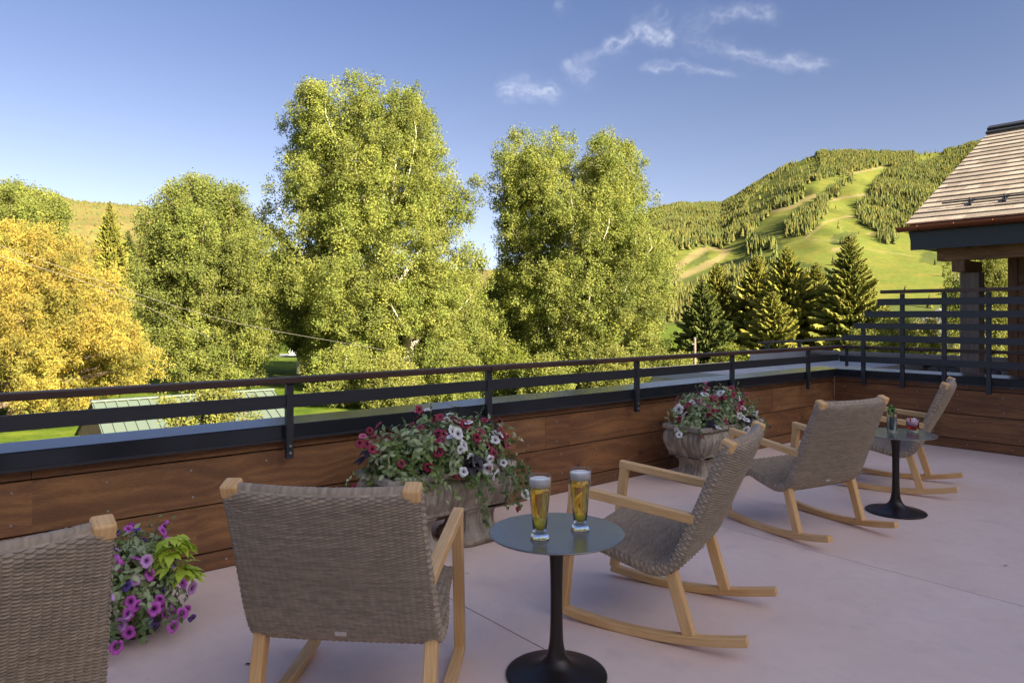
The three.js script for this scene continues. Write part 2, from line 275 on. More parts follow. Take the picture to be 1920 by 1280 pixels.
// a parapet clad with boards; local x runs along it, +z is its deck side
function parapet(name, label, at, turn, length, seams, capDepth) {
  const t = thing(name, label, 'parapet', at, turn), R = rng(name.length * 7 + seams.length);
  part('core', box(0, -4.4, -0.14, length, 0.687, -0.024), std({ color: lin(0.05, 0.04, 0.035), roughness: 1 }), t);
  const rows = [[0.004, 0.098], [0.106, 0.359], [0.367, 0.617], [0.625, 0.688]];
  const screws = [];
  rows.forEach(([y0, y1], r) => {
    let x = 0.0; const cuts = seams[r].concat(length);
    for (const c of cuts) {
      part('board', box(x + 0.001, y0, -0.022, c - 0.001, y1, 0 + (R() - 0.5) * 0.003, 0.0025, R() * 30), siding[(R() * 3) | 0], t);
      if (y1 - y0 > 0.2) for (let s = x + 0.12; s < c - 0.03; s += 0.4) for (const yy of [y0 + 0.05, y1 - 0.05]) { const g = screwGeo.clone(); g.translate(s + (R() - 0.5) * 0.012, yy + (R() - 0.5) * 0.01, 0.0025); screws.push(g); }
      else for (let s = x + 0.2; s < c - 0.03; s += 0.4) { const g = screwGeo.clone(); g.translate(s, (y0 + y1) / 2 + (r ? 0.012 : 0), 0.0025); screws.push(g); }
      x = c;
    }
  });
  part('screw_heads', merged(screws), screwMat, t).userData.kind = 'stuff';
  // metal coping in lengths with standing joints
  const cuts = []; for (let x = 0; x < length; x += 3.02) cuts.push(x); cuts.push(length);
  for (let i = 0; i + 1 < cuts.length; i++) {
    const s = new THREE.Shape([[0.052, 0.69], [0.052, 0.762], [0.046, 0.768], [-capDepth, 0.786], [-capDepth - 0.006, 0.78], [-capDepth - 0.006, 0.66], [-capDepth + 0.002, 0.66], [-capDepth + 0.002, 0.688], [0.03, 0.688], [0.03, 0.684]].map(([z, y]) => new THREE.Vector2(-z, y)));
    const g = new THREE.ExtrudeGeometry(s, { depth: cuts[i + 1] - cuts[i] - 0.004, bevelEnabled: false }); g.rotateY(Math.PI / 2); g.translate(cuts[i] + 0.002, 0, 0); metreUV(g);
    const cap = part('coping', g, capMetal, t);
    if (i) part('joint_cover', box(cuts[i] - 0.016, 0.688, -capDepth - 0.008, cuts[i] + 0.016, 0.7, 0.0545), capMetal, cap), part('joint_cover', (() => { const q = box(-0.016, 0, -capDepth - 0.052, 0.016, 0.003, 0); q.rotateX(0.0425); q.translate(cuts[i], 0.7685, 0.05); return q; })(), capMetal, cap);
    part('drip_edge', box(cuts[i] + 0.003, 0.675, 0.03, cuts[i + 1] - 0.003, 0.6895, 0.056), darkMetal, cap);
  }
  return t;
}
const X0 = -3.2;
parapet('parapet', 'long parapet clad in stained brown boards under a black metal coping, behind the planters', [X0, 0, WZ], 0, BX - X0, [[3.1, 6.3, 9.6], [4.55, 8.2], [2.2, 6.9, 10.2], [3.6, 7.3]], 0.15);
parapet('parapet', 'end parapet of brown boards below the stepped slatted screen', [BX, 0, WZ], -Math.PI / 2, 7.0, [[2.4, 4.8], [0.95, 4.1], [1.9, 5.2], [3.3]], 0.16);

// the two bar railing along the long parapet
function bar(name, parent, m, x0, y0, z0, x1, y1, z1, b = 0.003) { return part(name, box(x0, y0, z0, x1, y1, z1, b, x0 * 3.1 + y0), m, parent); }
{
  const t = thing('railing', 'dark metal railing with a brown wooden handrail along the long parapet', 'railing', [0, 0, WZ]);
  const PZ = 0.058;
  for (const x of [-1.4, 0.12, 1.629, 3.086, 4.688, 6.116, 7.608]) {
    const p = bar('post', t, darkMetal, x - 0.021, 0.577, PZ, x + 0.021, 1.008, PZ + 0.036);
    for (const y of [0.61, 0.65]) { const g = new THREE.CylinderGeometry(0.008, 0.008, 0.006, 6); g.rotateX(Math.PI / 2); g.translate(x, y, PZ + 0.038); part('bolt', g, screwMat, p); }
  }
  bar('middle_bar', t, darkMetal, X0, 0.868, PZ + 0.008, BX - 0.06, 0.943, PZ + 0.026);
  bar('handrail', t, railWood, X0, 1.009, PZ - 0.022, 3.084, 1.046, PZ + 0.058, 0.006);
  bar('handrail', t, railWood, 3.088, 1.009, PZ - 0.022, BX - 0.02, 1.046, PZ + 0.058, 0.006);
}
{ // the stepped screen on the end parapet and its own handrail
  const X = BX - 0.1, t = thing('slatted_screen', 'stepped black slatted screen standing on the end parapet', 'screen', [X, 0, 0]);
  const bars = [[1.511, 1.585, -3.5], [1.376, 1.448, -3.642], [1.247, 1.312, -3.771], [1.104, 1.175, -3.909], [0.862, 0.934, -3.93]];
  for (const [y0, y1, z0] of bars) bar('slat', t, darkMetal, -0.008, y0, z0, 0.01, y1, 2.9);
  bar('top_rail', t, railWood, -0.035, 1.642, -3.46, 0.045, 1.68, 2.9, 0.005);
  for (const [z, y1] of [[-3.669, 1.246], [-3.248, 1.64], [-2.832, 1.64], [-2.424, 1.64], [-2.0, 1.64], [-1.58, 1.64], [-0.8, 1.64], [0.1, 1.64], [1, 1.64], [1.9, 1.64]]) {
    bar('post', t, darkMetal, 0.0105, 0.60, z - 0.021, 0.046, y1, z + 0.021);
    if (y1 > 1.3) bar('rail_bracket', t, darkMetal, 0.047, 0.995, z - 0.014, 0.08, 1.03, z + 0.014);
  }
  const h = thing('handrail', 'brown wooden handrail running behind the slatted screen', 'handrail', [X, 0, 0]);
  bar('rail', h, railWood, 0.081, 1.008, -3.98, 0.155, 1.044, 2.9, 0.006);
  for (const z of [-3.9, -1.2, 1.4]) bar('bracket', h, darkMetal, 0.1, 0.80, z - 0.015, 0.13, 1.007, z + 0.015);
}

// ---------------------------------------------------------------- the hotel behind the terrace (it keeps the sun off the deck)
const stucco = std({ map: texture(256, 256, (u, v) => { const m = tile((a, b) => fbm(a * 8, b * 8, 4), u, v); return [226 + 12 * m, 214 + 12 * m, 196 + 11 * m]; }, { metres: [3, 3] }), roughness: 0.95 });
const glassDark = phys({ color: lin(0.03, 0.035, 0.04), roughness: 0.06, metalness: 0, clearcoat: 1, clearcoatRoughness: 0.03 });
{
  const t = thing('hotel', 'pale hotel building with glazed doors at the back of the terrace', 'building', [0, 0, 14]);
  const bays = [-21, -15, -11.5, -8, -4.5, -1, 2.5, 6, 9.5, 13, 19];
  part('wall', box(-25, 2.25, 0, 26, 9.6, 0.35), stucco, t);
  part('wall', box(-25, GY, 0, 26, 0, 0.35), stucco, t);
  let x = -25;
  for (const b of bays) { part('wall', box(x, 0.002, 0, b, 2.248, 0.35), stucco, t); const d = part('glass_door', box(b + 0.06, 0.06, 0.12, b + 1.94, 2.19, 0.14), glassDark, t); part('door_frame', merged([box(b, 0.002, 0.08, b + 0.06, 2.248, 0.18), box(b + 1.94, 0.002, 0.08, b + 2, 2.248, 0.18), box(b + 0.97, 0.06, 0.1, b + 1.03, 2.19, 0.16), box(b + 0.06, 2.19, 0.08, b + 1.94, 2.248, 0.18), box(b + 0.06, 0.002, 0.08, b + 1.94, 0.06, 0.18)]), darkMetal, d); x = b + 2; }
  part('wall', box(x, 0.002, 0, 26, 2.248, 0.35), stucco, t);
  part('roof', box(-25.4, 9.602, -0.25, 26.4, 9.8, 9), darkMetal, t);
  part('end_wall', box(-25, GY, 0.352, -24.65, 9.6, 8.6), stucco, t); part('end_wall', box(25.65, GY, 0.352, 26, 9.6, 8.6), stucco, t); part('rear_wall', box(-24.648, GY, 8.3, 25.648, 9.6, 8.6), stucco, t);
}

// ---------------------------------------------------------------- the wing beyond the screen: shingled roof, timber post, boarded wall
const shingleTex = texture(512, 256, (u, v) => { const k = Math.floor(u * 26), r = rng(k * 31 + 5)(), m = tile((a, b) => fbm(a * 14, b * 5, 4), u, v), f = tile((a, b) => n2(a * 120, b * 16), u, v); return mix3([122, 109, 97], [166, 151, 136], clamp(0.15 + 0.7 * r + 0.35 * m)).map((c) => c + f * 7); }, { metres: [4.2, 1] });
const shingles = [0, 1, 2].map((i) => { const t = shingleTex.clone(); t.offset.set(i * 0.371, i * 0.21); t.needsUpdate = true; return std({ map: t, roughness: 0.95, bumpMap: woodBump, bumpScale: 0.004 }); });
const postWood = std({ map: woodTex(41, [96, 82, 74], [132, 114, 102], [58, 48, 44], 1), roughness: 0.8, bumpMap: woodBump, bumpScale: 0.001 });
const copper = std({ color: lin(0.30, 0.095, 0.045), metalness: 0.75, roughness: 0.42 });
{
  const t = thing('lodge_wing', 'timber wing with pale shingle roof and copper gutter beyond the slatted screen', 'building');
  const EX = 10, EYv = 2.585, Z0 = -3.86, Z1 = 2.6, RUN = 3.33, PITCH = 28.2 * Math.PI / 180, N = 21, LEN = RUN / Math.cos(PITCH);
  const roof = group('roof', t); roof.position.set(EX, EYv, 0); roof.rotation.z = PITCH;
  part('deck', box(0.0, -0.075, Z0 + 0.03, LEN, -0.002, Z1), postWood, roof);
  const R = rng(77);
  for (let i = 0; i < N; i++) {      // courses, each tipped over the one below
    const s = LEN * i / N, w = LEN / N * 1.55, g = box(0, 0, Z0 - R() * 0.012, w, 0.02, Z1, 0.003, R() * 40);
    metreUV(g, R() * 9, 2); g.rotateZ(-0.10); g.translate(s - 0.02, 0.0175 + (R() - 0.5) * 0.004, 0);
    part('shingle_course', g, shingles[(R() * 3) | 0], roof);
  }
  part('ridge_cap', merged([box(LEN - 0.2, 0.03, Z0 - 0.02, LEN + 0.03, 0.065, Z1, 0.006), box(LEN - 0.1, 0.066, Z0 - 0.02, LEN + 0.03, 0.1, Z1, 0.006)]), darkMetal, roof);
  part('barge_board', box(0.02, -0.24, Z0 + 0.0, LEN, -0.076, Z0 + 0.045, 0.003), darkMetal, roof);
  { // the slope down the far side
    const far = group('far_slope', t); far.position.set(EX + 2 * RUN, EYv, 0); far.rotation.set(0, 0, -PITCH);
    part('deck', box(-LEN, -0.075, Z0 + 0.03, 0, 0.02, Z1), shingles[1], far);
  }
  // snow guard: a pipe on brackets
  for (let i = 0; i < 15; i++) { const z = Z0 + 0.62 + i * 0.38; part('snow_guard', merged([box(0.42, 0.03, z - 0.02, 0.62, 0.045, z + 0.02), box(0.47, 0.045, z - 0.008, 0.485, 0.12, z + 0.008)]), darkMetal, roof); }
  { const g = new THREE.CylinderGeometry(0.012, 0.012, Z1 - Z0 - 0.4, 8); g.rotateX(Math.PI / 2); g.translate(0.465, 0.085, (Z0 + Z1) / 2 + 0.1); part('snow_pipe', g, darkMetal, roof); }
  { // half round copper gutter with straps
    const s = new THREE.Shape(); s.absarc(0, 0, 0.062, Math.PI, 2 * Math.PI, false); s.lineTo(0.055, 0); s.absarc(0, 0, 0.055, 2 * Math.PI, Math.PI, true);
    const g = new THREE.ExtrudeGeometry(s, { depth: Z1 - Z0 + 0.08, bevelEnabled: false, curveSegments: 10 }); g.translate(EX - 0.075, EYv - 0.03, Z0 - 0.08);
    const gut = part('gutter', g, copper, t);
    for (let i = 0; i < 13; i++) { const z = Z0 + 0.18 + i * 0.42, q = new THREE.TorusGeometry(0.065, 0.006, 5, 12, Math.PI); q.rotateX(Math.PI); q.translate(EX - 0.075, EYv - 0.03, z); part('strap', q, copper, gut); }
  }
  part('fascia', box(EX + 0.0, EYv - 0.33, Z0 + 0.05, EX + 0.04, EYv - 0.055, Z1), darkMetal, t);
  part('soffit', box(EX + 0.042, EYv - 0.3, Z0 + 0.05, EX + 1.3, EYv - 0.28, Z1), postWood, t);
  part('beam', box(EX + 0.28, EYv - 0.47, Z0 + 0.27, EX + 0.5, EYv - 0.302, Z1), siding[2], t);
  part('outrigger', box(EX + 0.29, EYv - 0.62, -3.42, EX + 0.95, EYv - 0.472, -3.27, 0.004), siding[1], t);
  part('post', box(EX + 0.52, -0.4, -3.4, EX + 0.74, EYv - 0.624, -3.18, 0.006), postWood, t);
  const wall = group('boarded_wall', t);
  part('corner_trim', box(EX + 0.98, -0.4, -2.99, EX + 1.06, EYv - 0.31, -2.88, 0.003), siding[1], wall);
  for (let i = 0; i < 12; i++) part('board', box(EX + 1.0 + (i % 3) * 0.002, -0.4 + i * 0.222, -2.878, EX + 1.04, -0.4 + i * 0.222 + 0.214, 2.6, 0.002, i * 2.3), siding[i % 3], wall);
  part('backing', box(EX + 1.062, -0.4, -2.99, EX + 4.5, EYv - 0.31, Z1), std({ color: lin(0.12, 0.08, 0.05), roughness: 1 }), wall);
  part('foundation', box(EX - 0.2, GY, -3.6, EX + 6, -0.42, Z1), stucco, t);
}
{ // the lower roof terrace of the wing, seen past the corner of the rail: pale membrane roof, grey upstand and its own rail
  const t = thing('lower_roof', 'flat grey roof of the lower wing beyond the corner of the railing', 'roof');
  const memb = std({ map: texture(256, 256, (u, v) => { const m = tile((a, b) => fbm(a * 5, b * 5, 4), u, v); return [168 + 14 * m, 166 + 14 * m, 164 + 14 * m]; }, { metres: [4, 4] }), roughness: 0.8 });
  part('membrane', box(7.3, 0.6, -6.1, 11.5, 0.70, -4.21), memb, t);
  part('wall', box(7.4, GY, -6.0, 11.45, 0.598, -4.25), stucco, t);
  part('upstand', box(9.9, 0.702, -6.1, 11.5, 0.86, -6.0), memb, t);
  const r = thing('railing', 'brown topped railing along the lower grey roof past the corner', 'railing');
  part('handrail', box(10.1, 0.955, -6.1, 15, 0.99, -6.0, 0.006), railWood, r);
  for (let i = 0; i < 2; i++) part('post', box(10.3 + i * 1.0, 0.862, -6.075, 10.35 + i * 1.0, 0.954, -6.025), darkMetal, r);
}
{ // rubble stone wall behind the flower boxes
  const t = thing('stone_wall', 'low rubble stone wall behind the slatted screen', 'wall', [0, 0, 0]);
  const mort = std({ color: lin(0.2, 0.18, 0.16), roughness: 1 }), X = 11.6;
  const mats = [[0.26, 0.21, 0.17], [0.2, 0.17, 0.15], [0.32, 0.26, 0.2], [0.16, 0.14, 0.13], [0.28, 0.2, 0.15]].map((c) => std({ color: lin(...c), roughness: 0.95, bumpMap: concreteRough, bumpScale: 0.02 }));
  part('mortar', box(X + 0.03, -0.4, -6.2, X + 0.3, 0.74, -3.0), mort, t);
  const R = rng(31); let y = -0.1;
  while (y < 0.72) {
    const h = 0.11 + 0.07 * R(); let z = -6.2;
    while (z < -3.05) { const w = 0.12 + 0.22 * R(), g = new THREE.IcosahedronGeometry(1, 1); const p = g.attributes.position; for (let i = 0; i < p.count; i++) { const q = V(p.getX(i), p.getY(i), p.getZ(i)), m = Math.max(Math.abs(q.x), Math.abs(q.y), Math.abs(q.z)); q.multiplyScalar(lerp(1, 1 / m, 0.7)); p.setXYZ(i, q.x * 0.06, q.y * h * 0.47, q.z * w * 0.47); } g.computeVertexNormals(); g.translate(X + R() * 0.02, y + h / 2, Math.min(z + w / 2, -3.1)); part('stone', g, mats[(R() * 5) | 0], t); z += w; }
    y += h;
  }
  part('cap_stone', box(X - 0.06, 0.745, -6.205, X + 0.34, 0.80, -2.995, 0.012), mats[0], t);
}

// ---------------------------------------------------------------- rocking chairs. Local +x is the way a chair faces, z its width
const wickerMat = std({ vertexColors: true, roughness: 0.6 });
function shellGeometry() {
  const ctrl = [[-0.392, 0.878], [-0.345, 0.765], [-0.262, 0.56], [-0.19, 0.392], [-0.162, 0.35], [-0.114, 0.330], [-0.04, 0.338], [0.12, 0.368], [0.262, 0.400]];
  const curve = new THREE.CatmullRomCurve3(ctrl.map(([f, y]) => V(f, y, 0)), false, 'centripetal'), LEN = curve.getLength(), n = Math.round(LEN / 0.00143), m = 88, TH = 0.046;
  const In = [], Out = [], half = [], bow = [];
  for (let i = 0; i <= n; i++) {
    const t = i / n, p = curve.getPointAt(t), d = curve.getTangentAt(t), nx = -d.y, ny = d.x;   // towards the sitter
    const s = smooth(p.y, 0.36, 0.8), taperEnd = lerp(1, 0.55, Math.pow(clamp((t - 0.9) / 0.1), 2) * 0.6) * lerp(1, 0.7, Math.pow(clamp((0.03 - t) / 0.03), 2));
    In.push([p.x + 0, p.y]); Out.push([p.x - nx * -1 * 0 + (nx * -TH) * taperEnd, p.y - ny * TH * taperEnd]);
    half.push(lerp(lerp(0.325, 0.312, s), 0.288, smooth(p.x, -0.1, 0.2))); bow.push(0.03 * s + 0.006);
  }
  // which side is the sitter's: make sure Out lies behind/below
  if (Out[10][0] > In[10][0]) for (let i = 0; i <= n; i++) Out[i] = [2 * In[i][0] - Out[i][0], 2 * In[i][1] - Out[i][1]];
  shellGeometry.outer = Out;
  const pos = [], col = [], idx = [], R = rng(3), tone = []; for (let i = 0; i < 6000; i++) tone.push(R());
  const put = (x, y, z, u, v) => {
    const r = Math.floor(v / 0.0057), k = Math.floor(u / 0.043 + 0.5 * (r & 1) + 0.5), a = tone[(r * 7 + 4000) % 6000 | 0], b = tone[Math.abs(r * 131 + k * 17) % 6000], q = 0.72 + 0.16 * a + 0.36 * b;
    pos.push(x, y, z); col.push(0.335 * q, 0.255 * q, 0.178 * q);
  };
  const weave = (u, v, P = 0.0057, U = 0.043, A = 0.0095) => { const r = Math.floor(v / P), f = v / P - r, ph = u / U + 0.5 * (r & 1); return A * Math.sqrt(Math.sin(Math.PI * clamp(f, 0.02, 0.98))) * (0.06 + 0.94 * (0.5 + 0.5 * Math.cos(2 * Math.PI * ph))); };
  const quad = (base, w, h, flip) => { for (let j = 0; j < h; j++) for (let i = 0; i < w; i++) { const a = base + j * (w + 1) + i, b = a + w + 1; flip ? idx.push(a, b, a + 1, a + 1, b, b + 1) : idx.push(a, a + 1, b, a + 1, b + 1, b); } };
  const face = (P, Q, flip) => {       // P the surface, Q the other side: weave stands proud away from Q
    const base = pos.length / 3;
    for (let j = 0; j <= n; j++) for (let i = 0; i <= m; i++) {
      const s = i / m * 2 - 1, z = s * half[j], dx = P[j][0] - Q[j][0], dy = P[j][1] - Q[j][1], L = Math.hypot(dx, dy) || 1, w = weave(z + 2, j * LEN / n), back = bow[j] * (1 - s * s), edge = 0.006 * Math.pow(Math.abs(s), 14);
      put(P[j][0] + dx / L * (w - edge) - back, P[j][1] + dy / L * (w - edge) - back * 0.15, z, z + 2, j * LEN / n);
    }
    quad(base, m, n, flip);
  };
  face(In, Out, false); face(Out, In, true);
  for (const s of [-1, 1]) {           // the edges: wrapped strands
    const base = pos.length / 3, K = 10;
    for (let j = 0; j <= n; j++) for (let i = 0; i <= K; i++) { const t = i / K, v = j * LEN / n, w = weave(t * 0.046 + (s + 1), v, 0.0125, 0.034, 0.0075) + 0.006 * Math.sin(Math.PI * t); put(lerp(In[j][0], Out[j][0], t) - bow[j] * 0, lerp(In[j][1], Out[j][1], t), s * (half[j] + w - 0.004), t * 0.046, v); }
    quad(base, K, n, s > 0);
  }
  for (const j of [0, n]) {            // top and front ends
    const base = pos.length / 3, K = 8, e = j ? 1 : -1, d = curve.getTangentAt(j / n);
    for (let k = 0; k <= K; k++) for (let i = 0; i <= m; i++) {
      const s = i / m * 2 - 1, t = -0.17 + 1.34 * k / K, back = bow[j] * (1 - s * s), w = 0.6 * weave(k / K * 0.03, s * half[j] + 2, 0.0125) + 0.02 * Math.sin(Math.PI * k / K) - 0.009;
      put(lerp(In[j][0], Out[j][0], t) - back + d.x * e * w, lerp(In[j][1], Out[j][1], t) - back * 0.15 + d.y * e * w, s * half[j], t * 0.046, s * half[j] + 2);
    }
    quad(base, m, K, j === 0);
  }
  const g = new THREE.BufferGeometry(); g.setAttribute('position', new THREE.Float32BufferAttribute(pos, 3)); g.setAttribute('color', new THREE.Float32BufferAttribute(col, 3)); g.setIndex(idx); g.computeVertexNormals();
  return g;
}
// a squared timber following points in the x-y plane, w wide in z, h deep, rounded corners
function timber(pts, w, h, z, seg = 1, shift = 0) {
  const curve = seg > 1 ? new THREE.CatmullRomCurve3(pts.map(([x, y]) => V(x, y, 0))) : new THREE.LineCurve3(V(pts[0][0], pts[0][1], 0), V(pts[1][0], pts[1][1], 0));
  const b = 0.004, sec = [[-w / 2 + b, -h / 2], [w / 2 - b, -h / 2], [w / 2, -h / 2 + b], [w / 2, h / 2 - b], [w / 2 - b, h / 2], [-w / 2 + b, h / 2], [-w / 2, h / 2 - b], [-w / 2, -h / 2 + b]];
  const pos = [], uv = [], idx = []; let L = curve.getLength();
  for (let i = 0; i <= seg; i++) {
    const p = curve.getPointAt(i / seg), d = curve.getTangentAt(i / seg), nx = -d.y, ny = d.x;
    for (let k = 0; k < 8; k++) for (const q of [k, (k + 1) % 8]) { const [a, c] = sec[q]; pos.push(p.x + nx * c, p.y + ny * c, z + a); uv.push(i / seg * L + shift, (k % 4 < 2 ? a : c) + shift * 0.3 + k * 0.05); }
  }
  for (let i = 0; i < seg; i++) for (let k = 0; k < 8; k++) { const a = i * 16 + k * 2, c = a + 16; idx.push(a, c, a + 1, a + 1, c, c + 1); }
  for (const i of [0, seg]) { const base = pos.length / 3; for (let k = 0; k < 8; k++) { const o = (i * 16 + k * 2) * 3; pos.push(pos[o], pos[o + 1], pos[o + 2]); uv.push(sec[k][0] + 0.3, sec[k][1] * 0.2); } for (let k = 1; k < 7; k++) i ? idx.push(base, base + k + 1, base + k) : idx.push(base, base + k, base + k + 1); }
  const g = new THREE.BufferGeometry(); g.setAttribute('position', new THREE.Float32BufferAttribute(pos, 3)); g.setAttribute('uv', new THREE.Float32BufferAttribute(uv, 2)); g.setIndex(idx); g.computeVertexNormals();
  return g;
}
const plateMat = std({ color: lin(0.6, 0.57, 0.53), metalness: 0.3, roughness: 0.4 });
function makeChair() {
  const t = thing('rocking_chair', '', 'rocking chair');
  const shell = part('woven_shell', shellGeometry(), wickerMat, t);
  for (const s of [-1, 1]) {
    const c = new RoundedBoxGeometry(0.057, 0.046, 0.055, 3, 0.009); metreUV(c, s, 1); c.rotateZ(0.37);
    part('corner_cap', c.translate(-0.412, 0.863, s * 0.286), teak, t);
    const rock = []; for (let i = 0; i <= 12; i++) { const f = lerp(0.352, -0.492, i / 12); rock.push([f, 0.019 + Math.pow(f - 0.02, 2) / 4.1]); }
    part('rocker', timber(rock, 0.042, 0.038, s * 0.306, 24, s), teak, t);
    part('front_leg', timber([[0.338, 0.058], [0.278, 0.603]], 0.041, 0.045, s * 0.306, 1, s * 2), teak, t);
    part('rear_leg', timber([[-0.252, 0.048], [-0.172, 0.315]], 0.042, 0.05, s * 0.297, 1, s * 3), teak, t);
    part('armrest', timber([[0.302, 0.606], [-0.278, 0.545]], 0.043, 0.04, s * 0.306, 1, s * 4), teak, t);
  }
  { const o = shellGeometry.outer; let j = 0; while (o[j][1] > 0.345) j++; part('label_plate', box(-0.003, -0.008, -0.019, 0.003, 0.008, 0.019, 0.001).rotateZ(0.5).translate(o[j][0] - 0.0155, o[j][1] - 0.003, 0), plateMat, shell); }
  return t;
}
const chair0 = makeChair();
const CHAIRS = [
  [1.236, -2.341, 0.092, 'woven rocking chair seen from behind, squarely before the long stone planter'],
  [2.689, -2.157, -1.033, 'woven rocking chair with teak rockers seen side on, beside the table with two beers'],
  [4.52, -2.424, -0.479, 'woven rocking chair between the far planter and the table with cocktails'],
  [6.186, -2.515, -0.949, 'woven rocking chair by the end parapet, on the far side of the cocktail table'],
  [0.06, -2.448, -0.71, 'dark woven rocking chair beside the purple petunias, only part of its back in view'],
];
CHAIRS.forEach(([x, z, th, label], i) => {
  const c = i ? chair0.clone() : chair0; if (i) { c.name = numbered('rocking_chair'); scene.add(c); }
  const dx = FWD.x * Math.cos(th) + RGT.x * Math.sin(th), dz = FWD.z * Math.cos(th) + RGT.z * Math.sin(th);
  c.position.set(x, 0.0, z); c.rotation.y = Math.atan2(-dz, dx); c.userData = { label, category: 'rocking chair', group: 'woven rocking chairs on the terrace' };
});

// ---------------------------------------------------------------- pedestal tables and drinks
const bronze = std({ color: lin(0.035, 0.026, 0.023), metalness: 0.55, roughness: 0.34 });
const topMetal = std({ color: lin(0.24, 0.225, 0.205), metalness: 0.75, roughness: 0.3, roughnessMap: texture(512, 512, (u, v) => { const f = 205 + 22 * tile((a, b) => fbm(a * 7, b * 7, 5), u, v) + 14 * tile((a, b) => n2(a * 12, b * 90), u, v); return [f, f, f]; }, { srgb: false, metres: [0.5, 0.5] }) });
function table(x, z, label) {
  const t = thing('side_table', label, 'table', [x, 0, z], 0, 'round pedestal tables');
  const top = new THREE.LatheGeometry([[0.0001, 0.549], [0.245, 0.549], [0.26, 0.553], [0.2645, 0.5565], [0.263, 0.5595], [0.259, 0.5605], [0.0001, 0.5605]].map((q) => new THREE.Vector2(...q)), 96); metreUV(top);
  part('table_top', top, topMetal, t);
  const st = [[0.085, 0.548], [0.07, 0.543], [0.045, 0.525], [0.031, 0.49], [0.0255, 0.43], [0.0235, 0.33], [0.024, 0.22], [0.027, 0.14], [0.034, 0.095]].map((q) => new THREE.Vector2(...q));
  part('stem', new THREE.LatheGeometry(new THREE.SplineCurve(st).getPoints(50).reverse(), 40), bronze, t);
  const bs = [[0.034, 0.0955], [0.045, 0.07], [0.07, 0.046], [0.11, 0.03], [0.16, 0.019], [0.193, 0.011], [0.197, 0.004], [0.194, 0.0015]].map((q) => new THREE.Vector2(...q));
  part('base', new THREE.LatheGeometry([new THREE.Vector2(0.0001, 0.0015), ...new THREE.SplineCurve(bs).getPoints(50).reverse()], 64), bronze, t);
}
const T1 = [1.9, -2.01], T2 = [5.335, -2.13];
table(...T1, 'round dark metal pedestal table carrying two glasses of beer');
table(...T2, 'round dark metal pedestal table carrying a red drink and a tall green drink');
const glass = phys({ color: 0xffffff, roughness: 0.02, transmission: 1, thickness: 0.004, ior: 1.48 });
const lathe = (pts, n = 40) => new THREE.LatheGeometry(pts.map((q) => new THREE.Vector2(...q)), n);
